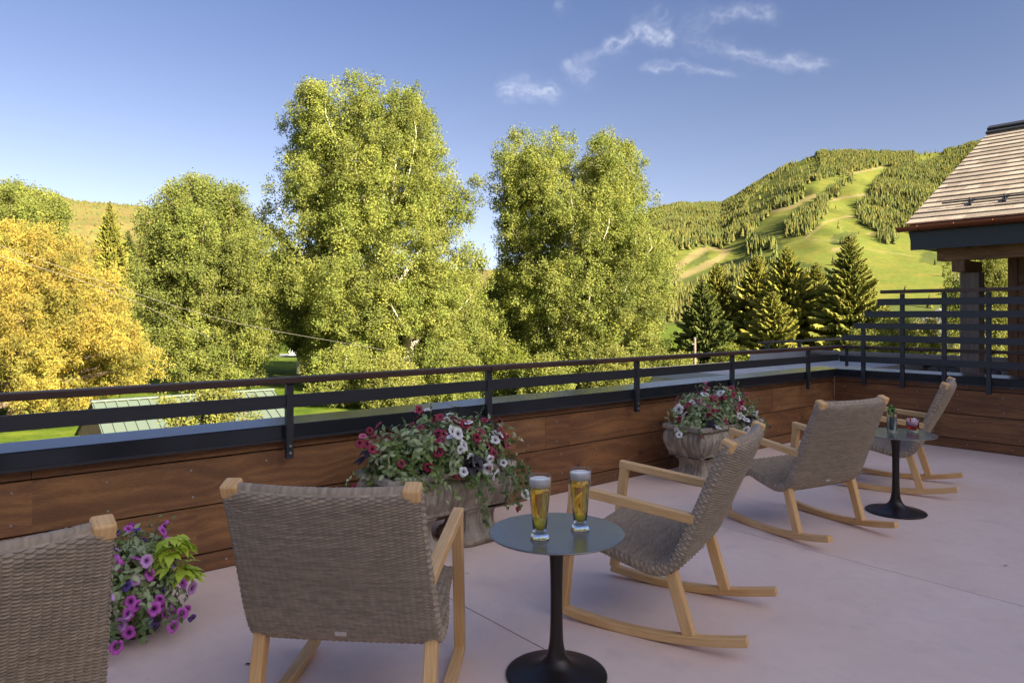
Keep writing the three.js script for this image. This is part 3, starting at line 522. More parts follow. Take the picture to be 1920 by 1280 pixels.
{
  const beer = phys({ color: lin(1, 0.96, 0.8), roughness: 0.02, transmission: 1, thickness: 0.05, ior: 1.34, attenuationColor: lin(1, 0.82, 0.06), attenuationDistance: 0.06 });
  const foamTex = texture(128, 128, (u, v) => { const f = 128 + 100 * tile((a, b) => n2(a * 24, b * 24), u, v); return [f, f, f]; }, { srgb: false });
  const foam = std({ color: lin(0.86, 0.83, 0.76), roughness: 0.9, bumpMap: foamTex, bumpScale: 0.002 });
  for (const [x, z, label] of [[1.79, -1.985, 'tall beer glass with a white head, closer to the front rocking chair'], [1.985, -1.965, 'tall beer glass with a white head, beside the armrest of the side-on chair']]) {
    const t = thing('beer_glass', label, 'glass', [x, 0.561, z], 0, 'beers on the table');
    part('glass', lathe([[0.0001, 0.0005], [0.034, 0.0005], [0.0355, 0.004], [0.034, 0.012], [0.026, 0.022], [0.0262, 0.03], [0.031, 0.09], [0.039, 0.17], [0.0445, 0.236], [0.0438, 0.2375], [0.0428, 0.236], [0.0372, 0.17], [0.0292, 0.09], [0.0245, 0.034], [0.0001, 0.031]]), glass, t);
    part('beer', lathe([[0.0001, 0.0325], [0.0238, 0.0345], [0.0288, 0.09], [0.0367, 0.17], [0.039, 0.197], [0.0001, 0.197]]), beer, t);
    part('foam', lathe([[0.0001, 0.1972], [0.039, 0.1972], [0.0412, 0.222], [0.036, 0.226], [0.02, 0.227], [0.0001, 0.2265]]), foam, t);
  }
  const hb = thing('highball_glass', 'tall clear glass stuffed with mint and a cucumber stick', 'glass', [5.355, 0.561, -2.165]);
  part('glass', lathe([[0.0001, 0.0005], [0.030, 0.0005], [0.032, 0.004], [0.034, 0.148], [0.0332, 0.149], [0.0324, 0.148], [0.0302, 0.016], [0.0001, 0.013]]), glass, hb);
  part('drink', lathe([[0.0001, 0.0145], [0.0296, 0.0165], [0.0315, 0.105], [0.0001, 0.105]]), phys({ color: lin(0.92, 0.97, 0.88), roughness: 0.02, transmission: 1, thickness: 0.05, ior: 1.33 }), hb);
  const cu = box(-0.006, 0.0, -0.012, 0.006, 0.15, 0.012, 0.004); cu.rotateZ(-0.16); cu.translate(-0.004, 0.018, 0); part('cucumber', cu, std({ color: lin(0.03, 0.07, 0.025), roughness: 0.5 }), hb);
  const leafG = new THREE.SphereGeometry(1, 8, 5); leafG.scale(0.019, 0.003, 0.012); const R = rng(8), mint = std({ color: lin(0.09, 0.22, 0.03), roughness: 0.6 });
  for (let i = 0; i < 14; i++) { const m = part('mint_leaf', leafG, mint, hb); m.position.set((R() - 0.5) * 0.045, 0.115 + R() * 0.075, (R() - 0.5) * 0.045); m.rotation.set(R() * 3, R() * 6, (R() - 0.5) * 2); }
  const rk = thing('tumbler', 'short tumbler of red drink with ice and a curl of peel', 'glass', [5.485, 0.561, -2.075]);
  part('glass', lathe([[0.0001, 0.0005], [0.038, 0.0005], [0.0405, 0.005], [0.0415, 0.092], [0.0406, 0.093], [0.0396, 0.092], [0.0378, 0.02], [0.0001, 0.017]]), glass, rk);
  part('drink', lathe([[0.0001, 0.0185], [0.0372, 0.0205], [0.0384, 0.05], [0.0001, 0.05]]), phys({ color: lin(1, 0.3, 0.2), roughness: 0.03, transmission: 1, thickness: 0.06, ior: 1.34, attenuationColor: lin(1, 0.1, 0.06), attenuationDistance: 0.06 }), rk);
  part('pink_foam', lathe([[0.0001, 0.0502], [0.0384, 0.0502], [0.0392, 0.076], [0.0001, 0.078]]), std({ color: lin(0.88, 0.46, 0.56), roughness: 0.8 }), rk);
  for (const [dx, dz, r] of [[0.006, 0.008, 0.3], [-0.012, -0.01, 0.9]]) { const m = part('ice_cube', new RoundedBoxGeometry(0.024, 0.024, 0.024, 2, 0.004), phys({ color: 0xffffff, roughness: 0.15, transmission: 0.7, thickness: 0.02, ior: 1.31 }), rk); m.position.set(dx, 0.086, dz); m.rotation.set(r, r * 2, 0.4); }
  const peel = new THREE.TubeGeometry(new THREE.CatmullRomCurve3([V(-0.03, 0.085, 0), V(-0.046, 0.104, 0.004), V(-0.06, 0.098, 0.008), V(-0.058, 0.082, 0.01)]), 14, 0.0045, 6); part('peel_curl', peel, std({ color: lin(0.5, 0.05, 0.03), roughness: 0.5 }), rk);
}

// ---------------------------------------------------------------- stone trough planters
const stoneTex = texture(512, 512, (u, v) => { const m = tile((a, b) => fbm(a * 6, b * 6, 5), u, v), s = tile((a, b) => fbm(a * 26, b * 3 + 2, 4), u, v), f = tile((a, b) => n2(a * 90, b * 90), u, v); let c = mix3([142, 128, 112], [186, 172, 154], clamp(0.5 + 0.8 * m)); c = mix3(c, [98, 88, 78], clamp(0.9 * s)); return c.map((k) => k + f * 9); }, { metres: [0.9, 0.9] });
const stoneBump = texture(512, 512, (u, v) => { const f = 128 + 60 * tile((a, b) => fbm(a * 30, b * 30, 4), u, v) + 40 * tile((a, b) => n2(a * 110, b * 110), u, v); return [f, f, f]; }, { srgb: false, metres: [0.6, 0.6] });
const stone = std({ map: stoneTex, roughness: 0.9, bumpMap: stoneBump, bumpScale: 0.006 });
function ringShape(profile, a, b, per, flute) {       // profile of [y, out, flute depth] swept round a rounded rectangle of half sizes a, b
  const pos = [], uv = [], idx = [], P = [];
  const r = 0.022;
  const path = new THREE.Shape(); path.moveTo(a - r, -b); path.absarc(a - r, -(b - r), r, -Math.PI / 2, 0, false); path.absarc(a - r, b - r, r, 0, Math.PI / 2, false); path.absarc(-(a - r), b - r, r, Math.PI / 2, Math.PI, false); path.absarc(-(a - r), -(b - r), r, Math.PI, Math.PI * 1.5, false); path.closePath();
  const pts = path.getSpacedPoints(per), total = path.getLength();
  for (let i = 0; i <= per; i++) { const p = pts[i % per], q = pts[(i + 1) % per], o = pts[(i + per - 1) % per], d = new THREE.Vector2().subVectors(q, o).normalize(); P.push([p.x, p.y, d.y, -d.x, i / per * total]); }
  for (const [y, out, fl] of profile) for (const [x, z, nx, nz, s] of P) { const k = out - (fl || 0) * Math.pow(Math.abs(Math.cos(Math.PI * s / flute)), 3); pos.push(x + nx * k, y, z + nz * k); uv.push(s, y); }
  for (let j = 0; j + 1 < profile.length; j++) for (let i = 0; i < per; i++) { const q = j * (per + 1) + i, w = q + per + 1; idx.push(q, w, q + 1, q + 1, w, w + 1); }
  const g = new THREE.BufferGeometry(); g.setAttribute('position', new THREE.Float32BufferAttribute(pos, 3)); g.setAttribute('uv', new THREE.Float32BufferAttribute(uv, 2)); g.setIndex(idx); g.computeVertexNormals(); return g;
}
const soil = std({ color: lin(0.03, 0.022, 0.017), roughness: 1 });
function planter(x, z, label) {
  const t = thing('stone_planter', label, 'planter', [x, 0, z], 0, 'carved stone troughs'), a = 0.445, b = 0.205;
  const prof = [[0.405, -0.06], [0.462, -0.052], [0.476, -0.045], [0.482, -0.03], [0.482, 0.008], [0.478, 0.014], [0.45, 0.014], [0.445, 0.008], [0.441, -0.016], [0.436, -0.022], [0.430, -0.01, 0.004], [0.412, 0.006, 0.008], [0.385, 0.017, 0.011], [0.352, 0.018, 0.012], [0.318, 0.007, 0.012], [0.288, -0.010, 0.012], [0.262, -0.03, 0.01], [0.244, -0.045, 0.005], [0.236, -0.05], [0.226, -0.048], [0.218, -0.052], [0.218, -0.19]];
  part('trough', ringShape(prof.reverse(), a, b, 520, 0.05), stone, t);
  part('soil', box(-a + 0.05, 0.36, -b + 0.05, a - 0.05, 0.45, b - 0.05), soil, t);
  for (const s of [-1, 1]) {
    const f = [[0.217, 0.02], [0.205, 0.024], [0.195, 0.012], [0.185, -0.004, 0.004], [0.15, -0.012, 0.008], [0.105, -0.008, 0.008], [0.075, 0.006, 0.004], [0.066, 0.03], [0.05, 0.034], [0.046, 0.045], [0.002, 0.05], [0.002, -0.08]];
    const g = ringShape(f.reverse(), 0.125, 0.125, 200, 0.032); g.translate(s * 0.235, 0, 0); part('foot', g, stone, t);
  }
  return t;
}
const PL1 = [2.43, -3.62], PL2 = [5.295, -3.61];
planter(...PL1, 'weathered stone trough planter behind the rocking chair that stands before it, spilling petunias');
planter(...PL2, 'weathered stone trough planter near the far corner of the terrace, filled with petunias');

// ---------------------------------------------------------------- flowers
function leafGeo(len, wid, fold = 0.25, n = 3) {        // a pointed leaf along +x
  const pos = [], idx = []; 
  for (let i = 0; i <= n; i++) { const t = i / n, w = wid * Math.sin(Math.PI * Math.pow(t, 0.75)) * 0.5, y = -len * 0.25 * t * t; pos.push(t * len, y + w * fold, -w, t * len, y, 0, t * len, y + w * fold, w); }
  for (let i = 0; i < n; i++) { const a = i * 3; idx.push(a, a + 1, a + 3, a + 1, a + 4, a + 3, a + 1, a + 2, a + 4, a + 2, a + 5, a + 4); }
  const g = new THREE.BufferGeometry(); g.setAttribute('position', new THREE.Float32BufferAttribute(pos, 3)); g.setIndex(idx); g.computeVertexNormals(); return g;
}
function petunia(inner, mid, outer, seed = 1) {         // five rounded, wavy lobes round a throat, facing +y
  const R = rng(seed * 97 + 3), lobe = [0, 1, 2, 3, 4].map(() => [0.88 + 0.24 * R(), (R() - 0.5) * 0.3, (R() - 0.5) * 0.25]);
  const pos = [0, -0.6, 0], col = [...inner], idx = [], N = 50, rings = [[0.15, -0.32, inner], [0.32, -0.08, mid], [0.66, 0.04, outer], [0.86, 0.03, outer], [1, -0.08, outer]];
  for (const [r, y, c] of rings) for (let i = 0; i < N; i++) {
    const a = i / N * 2 * Math.PI, k = Math.floor(i / 10), f = Math.sin((i % 10) / 10 * Math.PI), L = lobe[k], o = r > 0.5 ? (r - 0.5) * 2 : 0, l = 1 + o * ((L[0] - 1) * f + 0.13 * (f - 0.6));
    pos.push(Math.cos(a) * r * l, y + o * (L[1] * f + 0.09 * Math.sin(i * 1.3 + seed) * L[2] * 4), Math.sin(a) * r * l); const s = r > 0.3 ? 0.9 + 0.1 * f : 1; col.push(c[0] * s, c[1] * s, c[2] * s);
  }
  for (let i = 0; i < N; i++) { const k = (i + 1) % N; idx.push(0, 1 + k, 1 + i); for (let r = 0; r < 4; r++) { const a = 1 + r * N; idx.push(a + i, a + k, a + N + i, a + k, a + N + k, a + N + i); } }
  const g = new THREE.BufferGeometry(); g.setAttribute('position', new THREE.Float32BufferAttribute(pos, 3)); g.setAttribute('color', new THREE.Float32BufferAttribute(col, 3)); g.setIndex(idx); g.computeVertexNormals(); return g;
}
const petalMat = phys({ vertexColors: true, roughness: 0.75, transmission: 0.25, thickness: 0 });
const HUES = { white: [[0.03, 0.01, 0.04], [0.55, 0.5, 0.48], [0.84, 0.82, 0.8]], burgundy: [[0.03, 0.003, 0.01], [0.2, 0.01, 0.03], [0.36, 0.02, 0.06]], magenta: [[0.08, 0.005, 0.08], [0.34, 0.03, 0.3], [0.66, 0.12, 0.56]], pale: [[0.12, 0.02, 0.14], [0.4, 0.12, 0.42], [0.7, 0.38, 0.68]], violet: [[0.02, 0.005, 0.05], [0.06, 0.02, 0.14], [0.12, 0.05, 0.26]], rose: [[0.2, 0.03, 0.06], [0.4, 0.06, 0.12], [0.5, 0.12, 0.2]] };
const FLOWER = Object.fromEntries(Object.entries(HUES).map(([k, h]) => [k, [1, 2, 3, 4].map((v) => petunia(...h, v))]));
const smallLeaf = leafGeo(0.034, 0.019), leafMats = { silver: phys({ color: 0xffffff, roughness: 0.85, transmission: 0.25, thickness: 0 }) };
const darkLeafG = mergeGeometries([leafGeo(0.085, 0.045), leafGeo(0.06, 0.03).rotateY(0.9).translate(0.012, 0, 0), leafGeo(0.06, 0.03).rotateY(-0.9).translate(0.012, 0, 0)]);
const darkLeaf = std({ color: lin(0.028, 0.018, 0.026), roughness: 0.5 }), limeLeaf = phys({ color: lin(0.5, 0.62, 0.05), roughness: 0.65, transmission: 0.3, thickness: 0 });
const stemMat = std({ color: lin(0.12, 0.17, 0.05), roughness: 0.8 });
const facing = (d, R, jit = 0.5) => { const n = d.clone().add(V((R() - 0.5) * jit, (R() - 0.5) * jit, (R() - 0.5) * jit)).normalize(); return new THREE.Quaternion().setFromUnitVectors(V(0, 1, 0), n); };
// a mound of bedding plants: half sizes ax, ay, az round a centre; trails hang over the edge
function bedding(name, label, [x, y, z], ax, ay, az, o) {
  const t = thing(name, label, 'flowers', [x, y, z]), R = rng(o.seed), mats = [], cols = [], stems = [];
  const toView = V(-x, EYE - y, -z).normalize();
  const dirOf = () => { let d; do d = V(R() * 2 - 1, R() * 1.25 - 0.25, R() * 2 - 1); while (d.lengthSq() > 1 || d.lengthSq() < 0.05); return d.normalize(); };
  const lump = (d) => 0.86 + 0.34 * n3(d.x * 2.1 * ax / az + o.seed, d.y * 2.2, d.z * 2.2);
  const surf = (d, k) => V(d.x * ax * k, d.y * ay * k, d.z * az * k).multiplyScalar(lump(d));
  for (let i = 0; i < o.leaves; i++) {
    const d = dirOf(), p = surf(d, 0.55 + 0.5 * Math.sqrt(R())), out = d.clone().setY(d.y * 0.5 + 0.3).normalize(), s = o.leafSize * (0.7 + 0.8 * R());
    mats.push(M4().compose(p, facing(out, R, 1.6).multiply(new THREE.Quaternion().setFromAxisAngle(V(0, 1, 0), R() * 6.3)), V(s, s, s)));
    const k = 0.75 + 0.5 * R(), g = n3(p.x * 6, p.y * 6, p.z * 6 + o.seed) > o.silver; cols.push(g ? lin(0.2 * k, 0.27 * k, 0.07 * k) : lin(0.37 * k, 0.43 * k, 0.22 * k));
  }
  for (const [tx, tz, len] of o.trails ?? []) {          // hanging shoots
    let p = V(tx, -ay * 0.1, tz), v = V(tx * 0.25, 0.02, tz * 0.9 + 0.05).normalize().multiplyScalar(0.02); const pts = [p.clone()];
    for (let s = 0; s < len; s += 0.02) { v.y -= 0.0045; v.x += (R() - 0.5) * 0.004; v.setLength(0.02); p = p.clone().add(v); pts.push(p); for (let q = 0; q < 5; q++) { const k = 0.75 + 0.5 * R(); mats.push(M4().compose(p.clone().add(V((R() - 0.5) * 0.03, (R() - 0.5) * 0.02, (R() - 0.5) * 0.03)), facing(V(0, 0.4, 1).normalize(), R, 2).multiply(new THREE.Quaternion().setFromAxisAngle(V(0, 1, 0), R() * 6.3)), V(1, 1, 1).multiplyScalar(o.leafSize * (0.6 + 0.5 * R())))); cols.push(lin(0.12 * k, 0.18 * k, 0.05 * k)); } }
    stems.push(limbTube(pts, 0.0022, 0.0012, pts.length, 4)); o.ends?.push(pts[pts.length - 1]);
  }
  for (let i = 0; i < (o.sprigs ?? 14); i++) { const d = dirOf(); if (d.y < 0.1) continue; const p = surf(d, 0.9), q = p.clone().addScaledVector(d, 0.06 + 0.07 * R()).add(V((R() - 0.5) * 0.04, 0.03, (R() - 0.5) * 0.04)); stems.push(limbTube([p, p.clone().lerp(q, 0.5).add(V(0.005, 0.004, 0)), q], 0.002, 0.001, 4, 4)); for (let k = 0; k < 7; k++) { mats.push(M4().compose(p.clone().lerp(q, 0.2 + 0.8 * R()), facing(d, R, 2), V(0.6, 0.6, 0.6))); cols.push(lin(0.18, 0.24, 0.09)); } }
  inst('foliage', smallLeaf, leafMats.silver, mats, t, cols);
  part('stems', merged(stems), stemMat, t).userData.kind = 'stuff';
  for (const [kind, count, size, zone] of o.flowers) for (let i = 0; i < count; i++) {
    let d, tries = 0; do { d = dirOf(); tries++; } while (tries < 60 && (d.dot(toView) < -0.15 || (zone && !zone(d))));
    const p = surf(d, 1.05 + 0.14 * R()), s = size * (0.8 + 0.4 * R()), m = part(kind + '_flower', FLOWER[kind][(R() * 4) | 0], petalMat, t);
    m.position.copy(p); m.quaternion.copy(facing(d.clone().add(toView.clone().multiplyScalar(0.45)).add(V(0, 0.15, 0)).normalize(), R, 1.5)); m.scale.set(s * (0.75 + 0.35 * R()), s * (0.8 + 0.9 * R()), s);
  }
  for (const e of o.ends ?? []) if (R() < 0.75) { const k = o.flowers[(R() * 2) | 0], m = part(k[0] + '_flower', FLOWER[k[0]][(R() * 4) | 0], petalMat, t), s = k[2] * 0.95; m.position.copy(e); m.quaternion.copy(facing(V(0, 0.1, 1).normalize(), R, 1)); m.scale.set(s, s, s); }
  for (const [dx, dy, dz, n, spread, kind] of o.clumps ?? []) for (let i = 0; i < n; i++) {
    const m = part(kind === 'lime' ? 'lime_leaf' : 'dark_leaf', darkLeafG, kind === 'lime' ? limeLeaf : darkLeaf, t), a = i * 2.4 + R(), s = (kind === 'lime' ? 0.9 : 0.95) * (0.8 + 0.6 * R());
    m.position.set(dx + Math.cos(a) * spread * 0.4 * R(), dy + (R() - 0.4) * spread * 0.6, dz + Math.sin(a) * spread * 0.4 * R()); m.rotation.set((R() - 0.5) * 0.8, a, -0.15 - 0.5 * R()); m.scale.set(s, s, s);
  }
  return t;
}
const L = (d) => d.x < 0.1, RR = (d) => d.x > -0.15, UP = (d) => d.y > 0.35;
bedding('petunia_planting', 'burgundy and white petunias with silvery leaves in the trough behind the front chair', [PL1[0], 0.5, PL1[1] + 0.02], 0.54, 0.29, 0.27, { seed: 61, leaves: 5200, leafSize: 0.98, silver: -0.05,
  flowers: [['burgundy', 38, 0.026, UP], ['white', 16, 0.031, RR], ['white', 14, 0.032, (d) => d.z > 0.3 && d.x > -0.2], ['burgundy', 14, 0.027, RR], ['white', 6, 0.03, L], ['rose', 6, 0.022, UP], ['burgundy', 9, 0.027, L]],
  trails: [[0.3, 0.2, 0.3], [0.22, 0.23, 0.24], [0.36, 0.2, 0.2], [0.12, 0.22, 0.16], [0.45, 0.1, 0.26], [0.47, 0.14, 0.16], [0.04, 0.24, 0.34], [-0.38, 0.2, 0.12]], ends: [],
  clumps: [[0.08, 0.03, 0.24, 12, 0.14, 'dark'], [0.44, 0.17, -0.04, 7, 0.12, 'dark'], [-0.46, 0.1, -0.02, 5, 0.1, 'dark'], [0.3, 0.12, 0.13, 5, 0.1, 'dark']] });
bedding('petunia_planting', 'white and red petunias filling the stone trough near the far corner of the railing', [PL2[0], 0.5, PL2[1] + 0.01], 0.5, 0.26, 0.25, { seed: 67, leaves: 4200, leafSize: 0.98, silver: 0.25,
  flowers: [['burgundy', 36, 0.027, UP], ['white', 24, 0.033], ['burgundy', 10, 0.026], ['rose', 10, 0.02, UP]],
  trails: [[-0.44, 0.14, 0.1], [0.42, 0.16, 0.12], [0.3, 0.2, 0.1]], ends: [], clumps: [[-0.3, 0.02, 0.2, 5, 0.12, 'dark'], [0.12, 0.0, 0.22, 7, 0.12, 'dark'], [0.1, 0.2, -0.05, 6, 0.12, 'dark']] });
{ // the bowl of purple petunias against the wall
  const p = thing('flower_pot', 'low dark pot of purple petunias at the foot of the long parapet', 'pot', [0.72, 0, -3.5]);
  part('bowl', lathe([[0.0001, 0.002], [0.1, 0.002], [0.11, 0.01], [0.13, 0.08], [0.145, 0.13], [0.152, 0.137], [0.148, 0.143], [0.136, 0.14], [0.122, 0.08], [0.0001, 0.07]]), std({ color: lin(0.05, 0.04, 0.035), roughness: 0.7 }), p);
  part('soil', new THREE.CylinderGeometry(0.13, 0.127, 0.02, 24).translate(0, 0.115, 0), soil, p);
  bedding('purple_petunia', 'mound of purple petunias with lime green leaves in the low pot beside the left chair', [0.70, 0.17, -3.5], 0.235, 0.27, 0.25, { seed: 71, leaves: 2800, leafSize: 0.9, silver: 0.1,
    flowers: [['magenta', 30, 0.027], ['magenta', 14, 0.029, (d) => d.y < 0.15], ['pale', 18, 0.025], ['violet', 14, 0.022]], trails: [[0.1, 0.22, 0.1], [-0.1, 0.22, 0.12], [-0.18, 0.16, 0.14], [0.16, 0.16, 0.08], [0, 0.24, 0.1]], ends: [],
    clumps: [[0.15, 0.2, 0.14, 20, 0.15, 'lime'], [0.19, 0.12, 0.18, 12, 0.13, 'lime']] });
}
// window boxes seen through the screen
bedding('box_petunias', 'row of white and pink petunias growing behind the slatted screen', [9.35, 0.5, -2.98], 0.16, 0.2, 0.62, { seed: 83, leaves: 1500, leafSize: 1.1, silver: 0.2, sprigs: 4, flowers: [['white', 40, 0.03], ['burgundy', 18, 0.026], ['pale', 14, 0.03, (d) => d.z > 0.3]] });
{ const b = thing('window_box', 'dark planting box behind the slatted screen', 'planter', [9.35, 0, -2.98]); part('box', box(-0.17, 0.15, -0.7, 0.17, 0.46, 0.7, 0.01), siding[1], b); part('stand', box(-0.12, -0.02, -0.6, 0.12, 0.149, 0.6), darkMetal, b); part('soil', box(-0.15, 0.461, -0.67, 0.15, 0.475, 0.67), soil, b); }
{ // the little roof terrace that the box stands on
  struct('side_terrace', box(8.725, -0.4, -3.65, 11.55, -0.022, 3.2), concrete);
}
{ // bits of leaf blown over the floor
  const R = rng(19), m = []; for (const [x, z] of [[3.5, -1.6], [2.75, -1.1], [1.55, -2.6], [2.1, -3.2], [4.6, -1.3], [0.9, -2.9], [3.9, -2.9], [5.8, -1.5], [6.9, -3.2], [1.9, -1.4], [7.4, -2.1], [3.1, -3.5]]) { const s = 0.35 + 0.5 * R(); m.push(M4().compose(V(x + R() * 0.2, 0.004, z + R() * 0.2), new THREE.Quaternion().setFromEuler(new THREE.Euler((R() - 0.5) * 0.3, R() * 6.3, (R() - 0.5) * 0.2)), V(s, s, s))); }
  const f = inst('leaf_litter', smallLeaf, std({ color: lin(0.06, 0.045, 0.03), roughness: 1 }), m, scene); tag(f, 'scraps of dry leaf scattered on the terrace floor', 'leaf litter');
}

// ---------------------------------------------------------------- broadleaf trees
function leafCluster(seed, n, rad, len, wid, droop) {
  const R = rng(seed), pos = [], nor = [];
  for (let i = 0; i < n; i++) {
    const c = V(R() * 2 - 1, R() * 2 - 1, R() * 2 - 1).multiplyScalar(rad * (0.4 + 0.6 * R())), d = V(R() * 2 - 1, (R() * 2 - 1) * 0.8 - droop, R() * 2 - 1).normalize(), s = V(R() * 2 - 1, R() * 2 - 1, R() * 2 - 1).cross(d).normalize(), L = len * (0.7 + 0.6 * R()), W = wid * (0.7 + 0.6 * R());
    const a = c, b = c.clone().addScaledVector(d, L * 0.45).addScaledVector(s, W / 2), e = c.clone().addScaledVector(d, L), f = c.clone().addScaledVector(d, L * 0.45).addScaledVector(s, -W / 2);
    for (const p of [a, b, e, a, e, f]) pos.push(p.x, p.y, p.z);
  }
  const g = new THREE.BufferGeometry(); g.setAttribute('position', new THREE.Float32BufferAttribute(pos, 3)); g.computeVertexNormals(); return g;
}
const barkTex = (a, b) => texture(256, 256, (u, v) => { const m = tile((p, q) => fbm(p * 5, q * 9, 4), u, v), s = tile((p, q) => n2(p * 9, q * 40), u, v); return mix3(a, b, clamp(0.5 + 0.7 * m)).map((c) => c - 26 * Math.max(0, s - 0.3)); });
const barkPale = std({ map: barkTex([176, 164, 142], [226, 216, 196]), roughness: 0.95 }), barkDark = std({ map: barkTex([84, 70, 56], [120, 104, 84]), roughness: 1 });
const CL = { cottonwood: [1, 2, 3].map((k) => leafCluster(400 + k, 56, 0.44, 0.135, 0.105, 0.35)), willow: [1, 2].map((k) => leafCluster(420 + k, 40, 0.4, 0.2, 0.055, 0.7)), shrub: [1, 2].map((k) => leafCluster(440 + k, 34, 0.26, 0.11, 0.07, 0.3)) };
const leafMat = () => phys({ color: 0xffffff, roughness: 0.9, transmission: 0.5, thickness: 0, specularIntensity: 0.25 });
const leafWhite = leafMat();
// rows: [py, xl, xr] of the outline; depth in metres from the eye; lean: how the trunk stands
function tree(name, label, o) {
  const R = rng(o.seed), D = o.depth, base = pix(o.trunk, 0, D); base.y = GY;
  const t = thing(name, label, o.category ?? 'tree', [base.x, GY, base.z], 0, o.group);
  const toLocal = (px, py) => [(px - o.trunk) / FOCAL * D, EYE - GY + (CY - py) / FOCAL * D];
  const rows = o.rows.map(([py, a, b]) => { const [l, y] = toLocal(a, py), [r] = toLocal(b, py); return [y, l, r]; }).sort((p, q) => p[0] - q[0]);
  const ylo = rows[0][0], yhi = rows[rows.length - 1][0];
  const at = (y) => { for (let i = 0; i + 1 < rows.length; i++) if (y <= rows[i + 1][0]) { const k = clamp((y - rows[i][0]) / (rows[i + 1][0] - rows[i][0])); return [lerp(rows[i][1], rows[i + 1][1], k), lerp(rows[i][2], rows[i + 1][2], k)]; } return rows[rows.length - 1].slice(1); };
  const world = (a, b, y) => V(RGT.x * a + FWD.x * b, y, RGT.z * a + FWD.z * b);    // a across, b away
  // trunk
  const top = lerp(ylo, yhi, 0.82), mid = at(top), lean = ((mid[0] + mid[1]) / 2) * 0.8, nT = 7, tp = [];
  for (let i = 0; i <= nT; i++) { const k = i / nT; tp.push(world(lean * Math.pow(k, 1.6) + Math.sin(k * 7 + o.seed) * o.wob * k, Math.cos(k * 6 + o.seed) * o.wob * k, top * k - (i ? 0 : 0.2))); }
  const tc = new THREE.CatmullRomCurve3(tp), bark = o.bark ?? barkPale;
  part('trunk', limbTube(tp, o.r, o.r * 0.16, 24, 9), bark, t);
  // lobes: plumes of foliage held by limbs
  const lobes = []; let guard = 0;
  while (lobes.length < o.lobes && guard++ < 20000) {
    const y = lerp(ylo, yhi, Math.pow(R(), o.skew ?? 0.85)), [l, r] = at(y), hw = (r - l) / 2, cx = (l + r) / 2, rad = o.lobe * (0.7 + 0.6 * R());
    const th = R() * Math.PI * 2, q = Math.sqrt(0.12 + 0.88 * R()), room = Math.max(0.15, hw - rad * 0.5), room2 = Math.max(0.15, hw * (o.deep ?? 0.85) - rad * 0.6);
    const a = cx + Math.cos(th) * q * room, b = Math.sin(th) * q * room2, c = [a, b, y - rad * 0.85, rad];
    if (lobes.some((m) => Math.hypot(m[0] - a, m[1] - b, (m[2] - c[2]) * 0.75) < (m[3] + rad) * o.space)) continue;
    lobes.push(c);
  }
  // fill the outline's top so that the crown keeps its crest
  for (const [py, a, b] of o.crest ?? []) { const [x, y] = toLocal((a + b) / 2, py), rad = (b - a) / 2 / FOCAL * D; lobes.push([x, (R() - 0.5) * 1.5, y - rad * 1.45, rad, 1]); }
  const mats = o.leaves.map(() => []), cols = o.leaves.map(() => []);
  lobes.forEach(([a, b, y, rad, free], li) => {
    const c = world(a, b, y), lift = o.lift ?? 1.5, n = Math.round(o.per * rad * rad), tone = 0.78 + 0.44 * R();
    for (let i = 0; i < n; i++) {
      const d = V(R() * 2 - 1, R() * 2 - 1, R() * 2 - 1).normalize(), k = 0.38 + 0.68 * Math.pow(R(), 0.6);
      if (n3(d.x * 1.9 + li * 3, d.y * 1.9, d.z * 1.9) < -0.3) continue;
      const taper = d.y > 0 ? 1 - 0.35 * d.y * d.y : 1, p = V(d.x * rad * k * taper, d.y * rad * k * lift, d.z * rad * k * taper);
      p.y -= (o.weep ?? 0) * rad * Math.pow(Math.hypot(p.x, p.z) / rad, 2);
      const wp = c.clone().add(p); if (wp.y < 0.3) continue;
      if (!free) { const [l, r] = at(wp.y), ax = wp.x * RGT.x + wp.z * RGT.z, e = 0.5 * n3(wp.x * 0.6, wp.y * 0.6, wp.z * 0.6) + 0.25; if (ax < l - e || ax > r + e || wp.y > yhi + e) continue; }
      const s = o.scale * (0.75 + 0.55 * R()), kind = (R() * o.leaves.length) | 0;
      mats[kind].push(M4().compose(wp, new THREE.Quaternion().setFromEuler(new THREE.Euler((R() - 0.5) * 0.9, R() * 6.3, (R() - 0.5) * 0.9)), V(s, s, s)));
      const m = clamp(R() * 0.7 + 0.3 * n3(wp.x * 0.3, wp.y * 0.3, wp.z * 0.3) + 0.15), A = o.color[0], B = o.color[1]; cols[kind].push(lin(lerp(A[0], B[0], m) * tone, lerp(A[1], B[1], m) * tone, lerp(A[2], B[2], m) * tone));
    }
  });
  const crown = group('crown', t); crown.userData.kind = 'stuff';
  o.leaves.forEach((g, k) => mats[k].length && inst('leaves', g, leafWhite, mats[k], crown, cols[k]));
  lobes.slice(0, o.limbs).forEach(([a, b, y, rad]) => {
    const e = world(a, b, y), k = clamp((y * 0.55) / top, 0.12, 0.8), s = tc.getPointAt(k), m = s.clone().lerp(e, 0.5); m.y += (e.y - s.y) * -0.08; const u = V((R() - 0.5), (R() - 0.5), (R() - 0.5)).multiplyScalar(rad * 0.4);
    part('limb', limbTube([s, m.add(u), e, e.clone().add(V((R() - 0.5) * rad * 0.6, rad * 0.8, (R() - 0.5) * rad * 0.6))], o.r * (1 - k) * 0.52 + 0.03, 0.022, 8, 6), bark, t);
  });
  return t;
}
const GREEN = [[0.165, 0.202, 0.036], [0.295, 0.295, 0.06]], DEEP = [[0.125, 0.155, 0.018], [0.21, 0.22, 0.026]], GOLD = [[0.21, 0.215, 0.04], [0.46, 0.325, 0.06]], YEL = [[0.17, 0.185, 0.036], [0.26, 0.25, 0.055]];
const PARK = 'tall trees in the park';
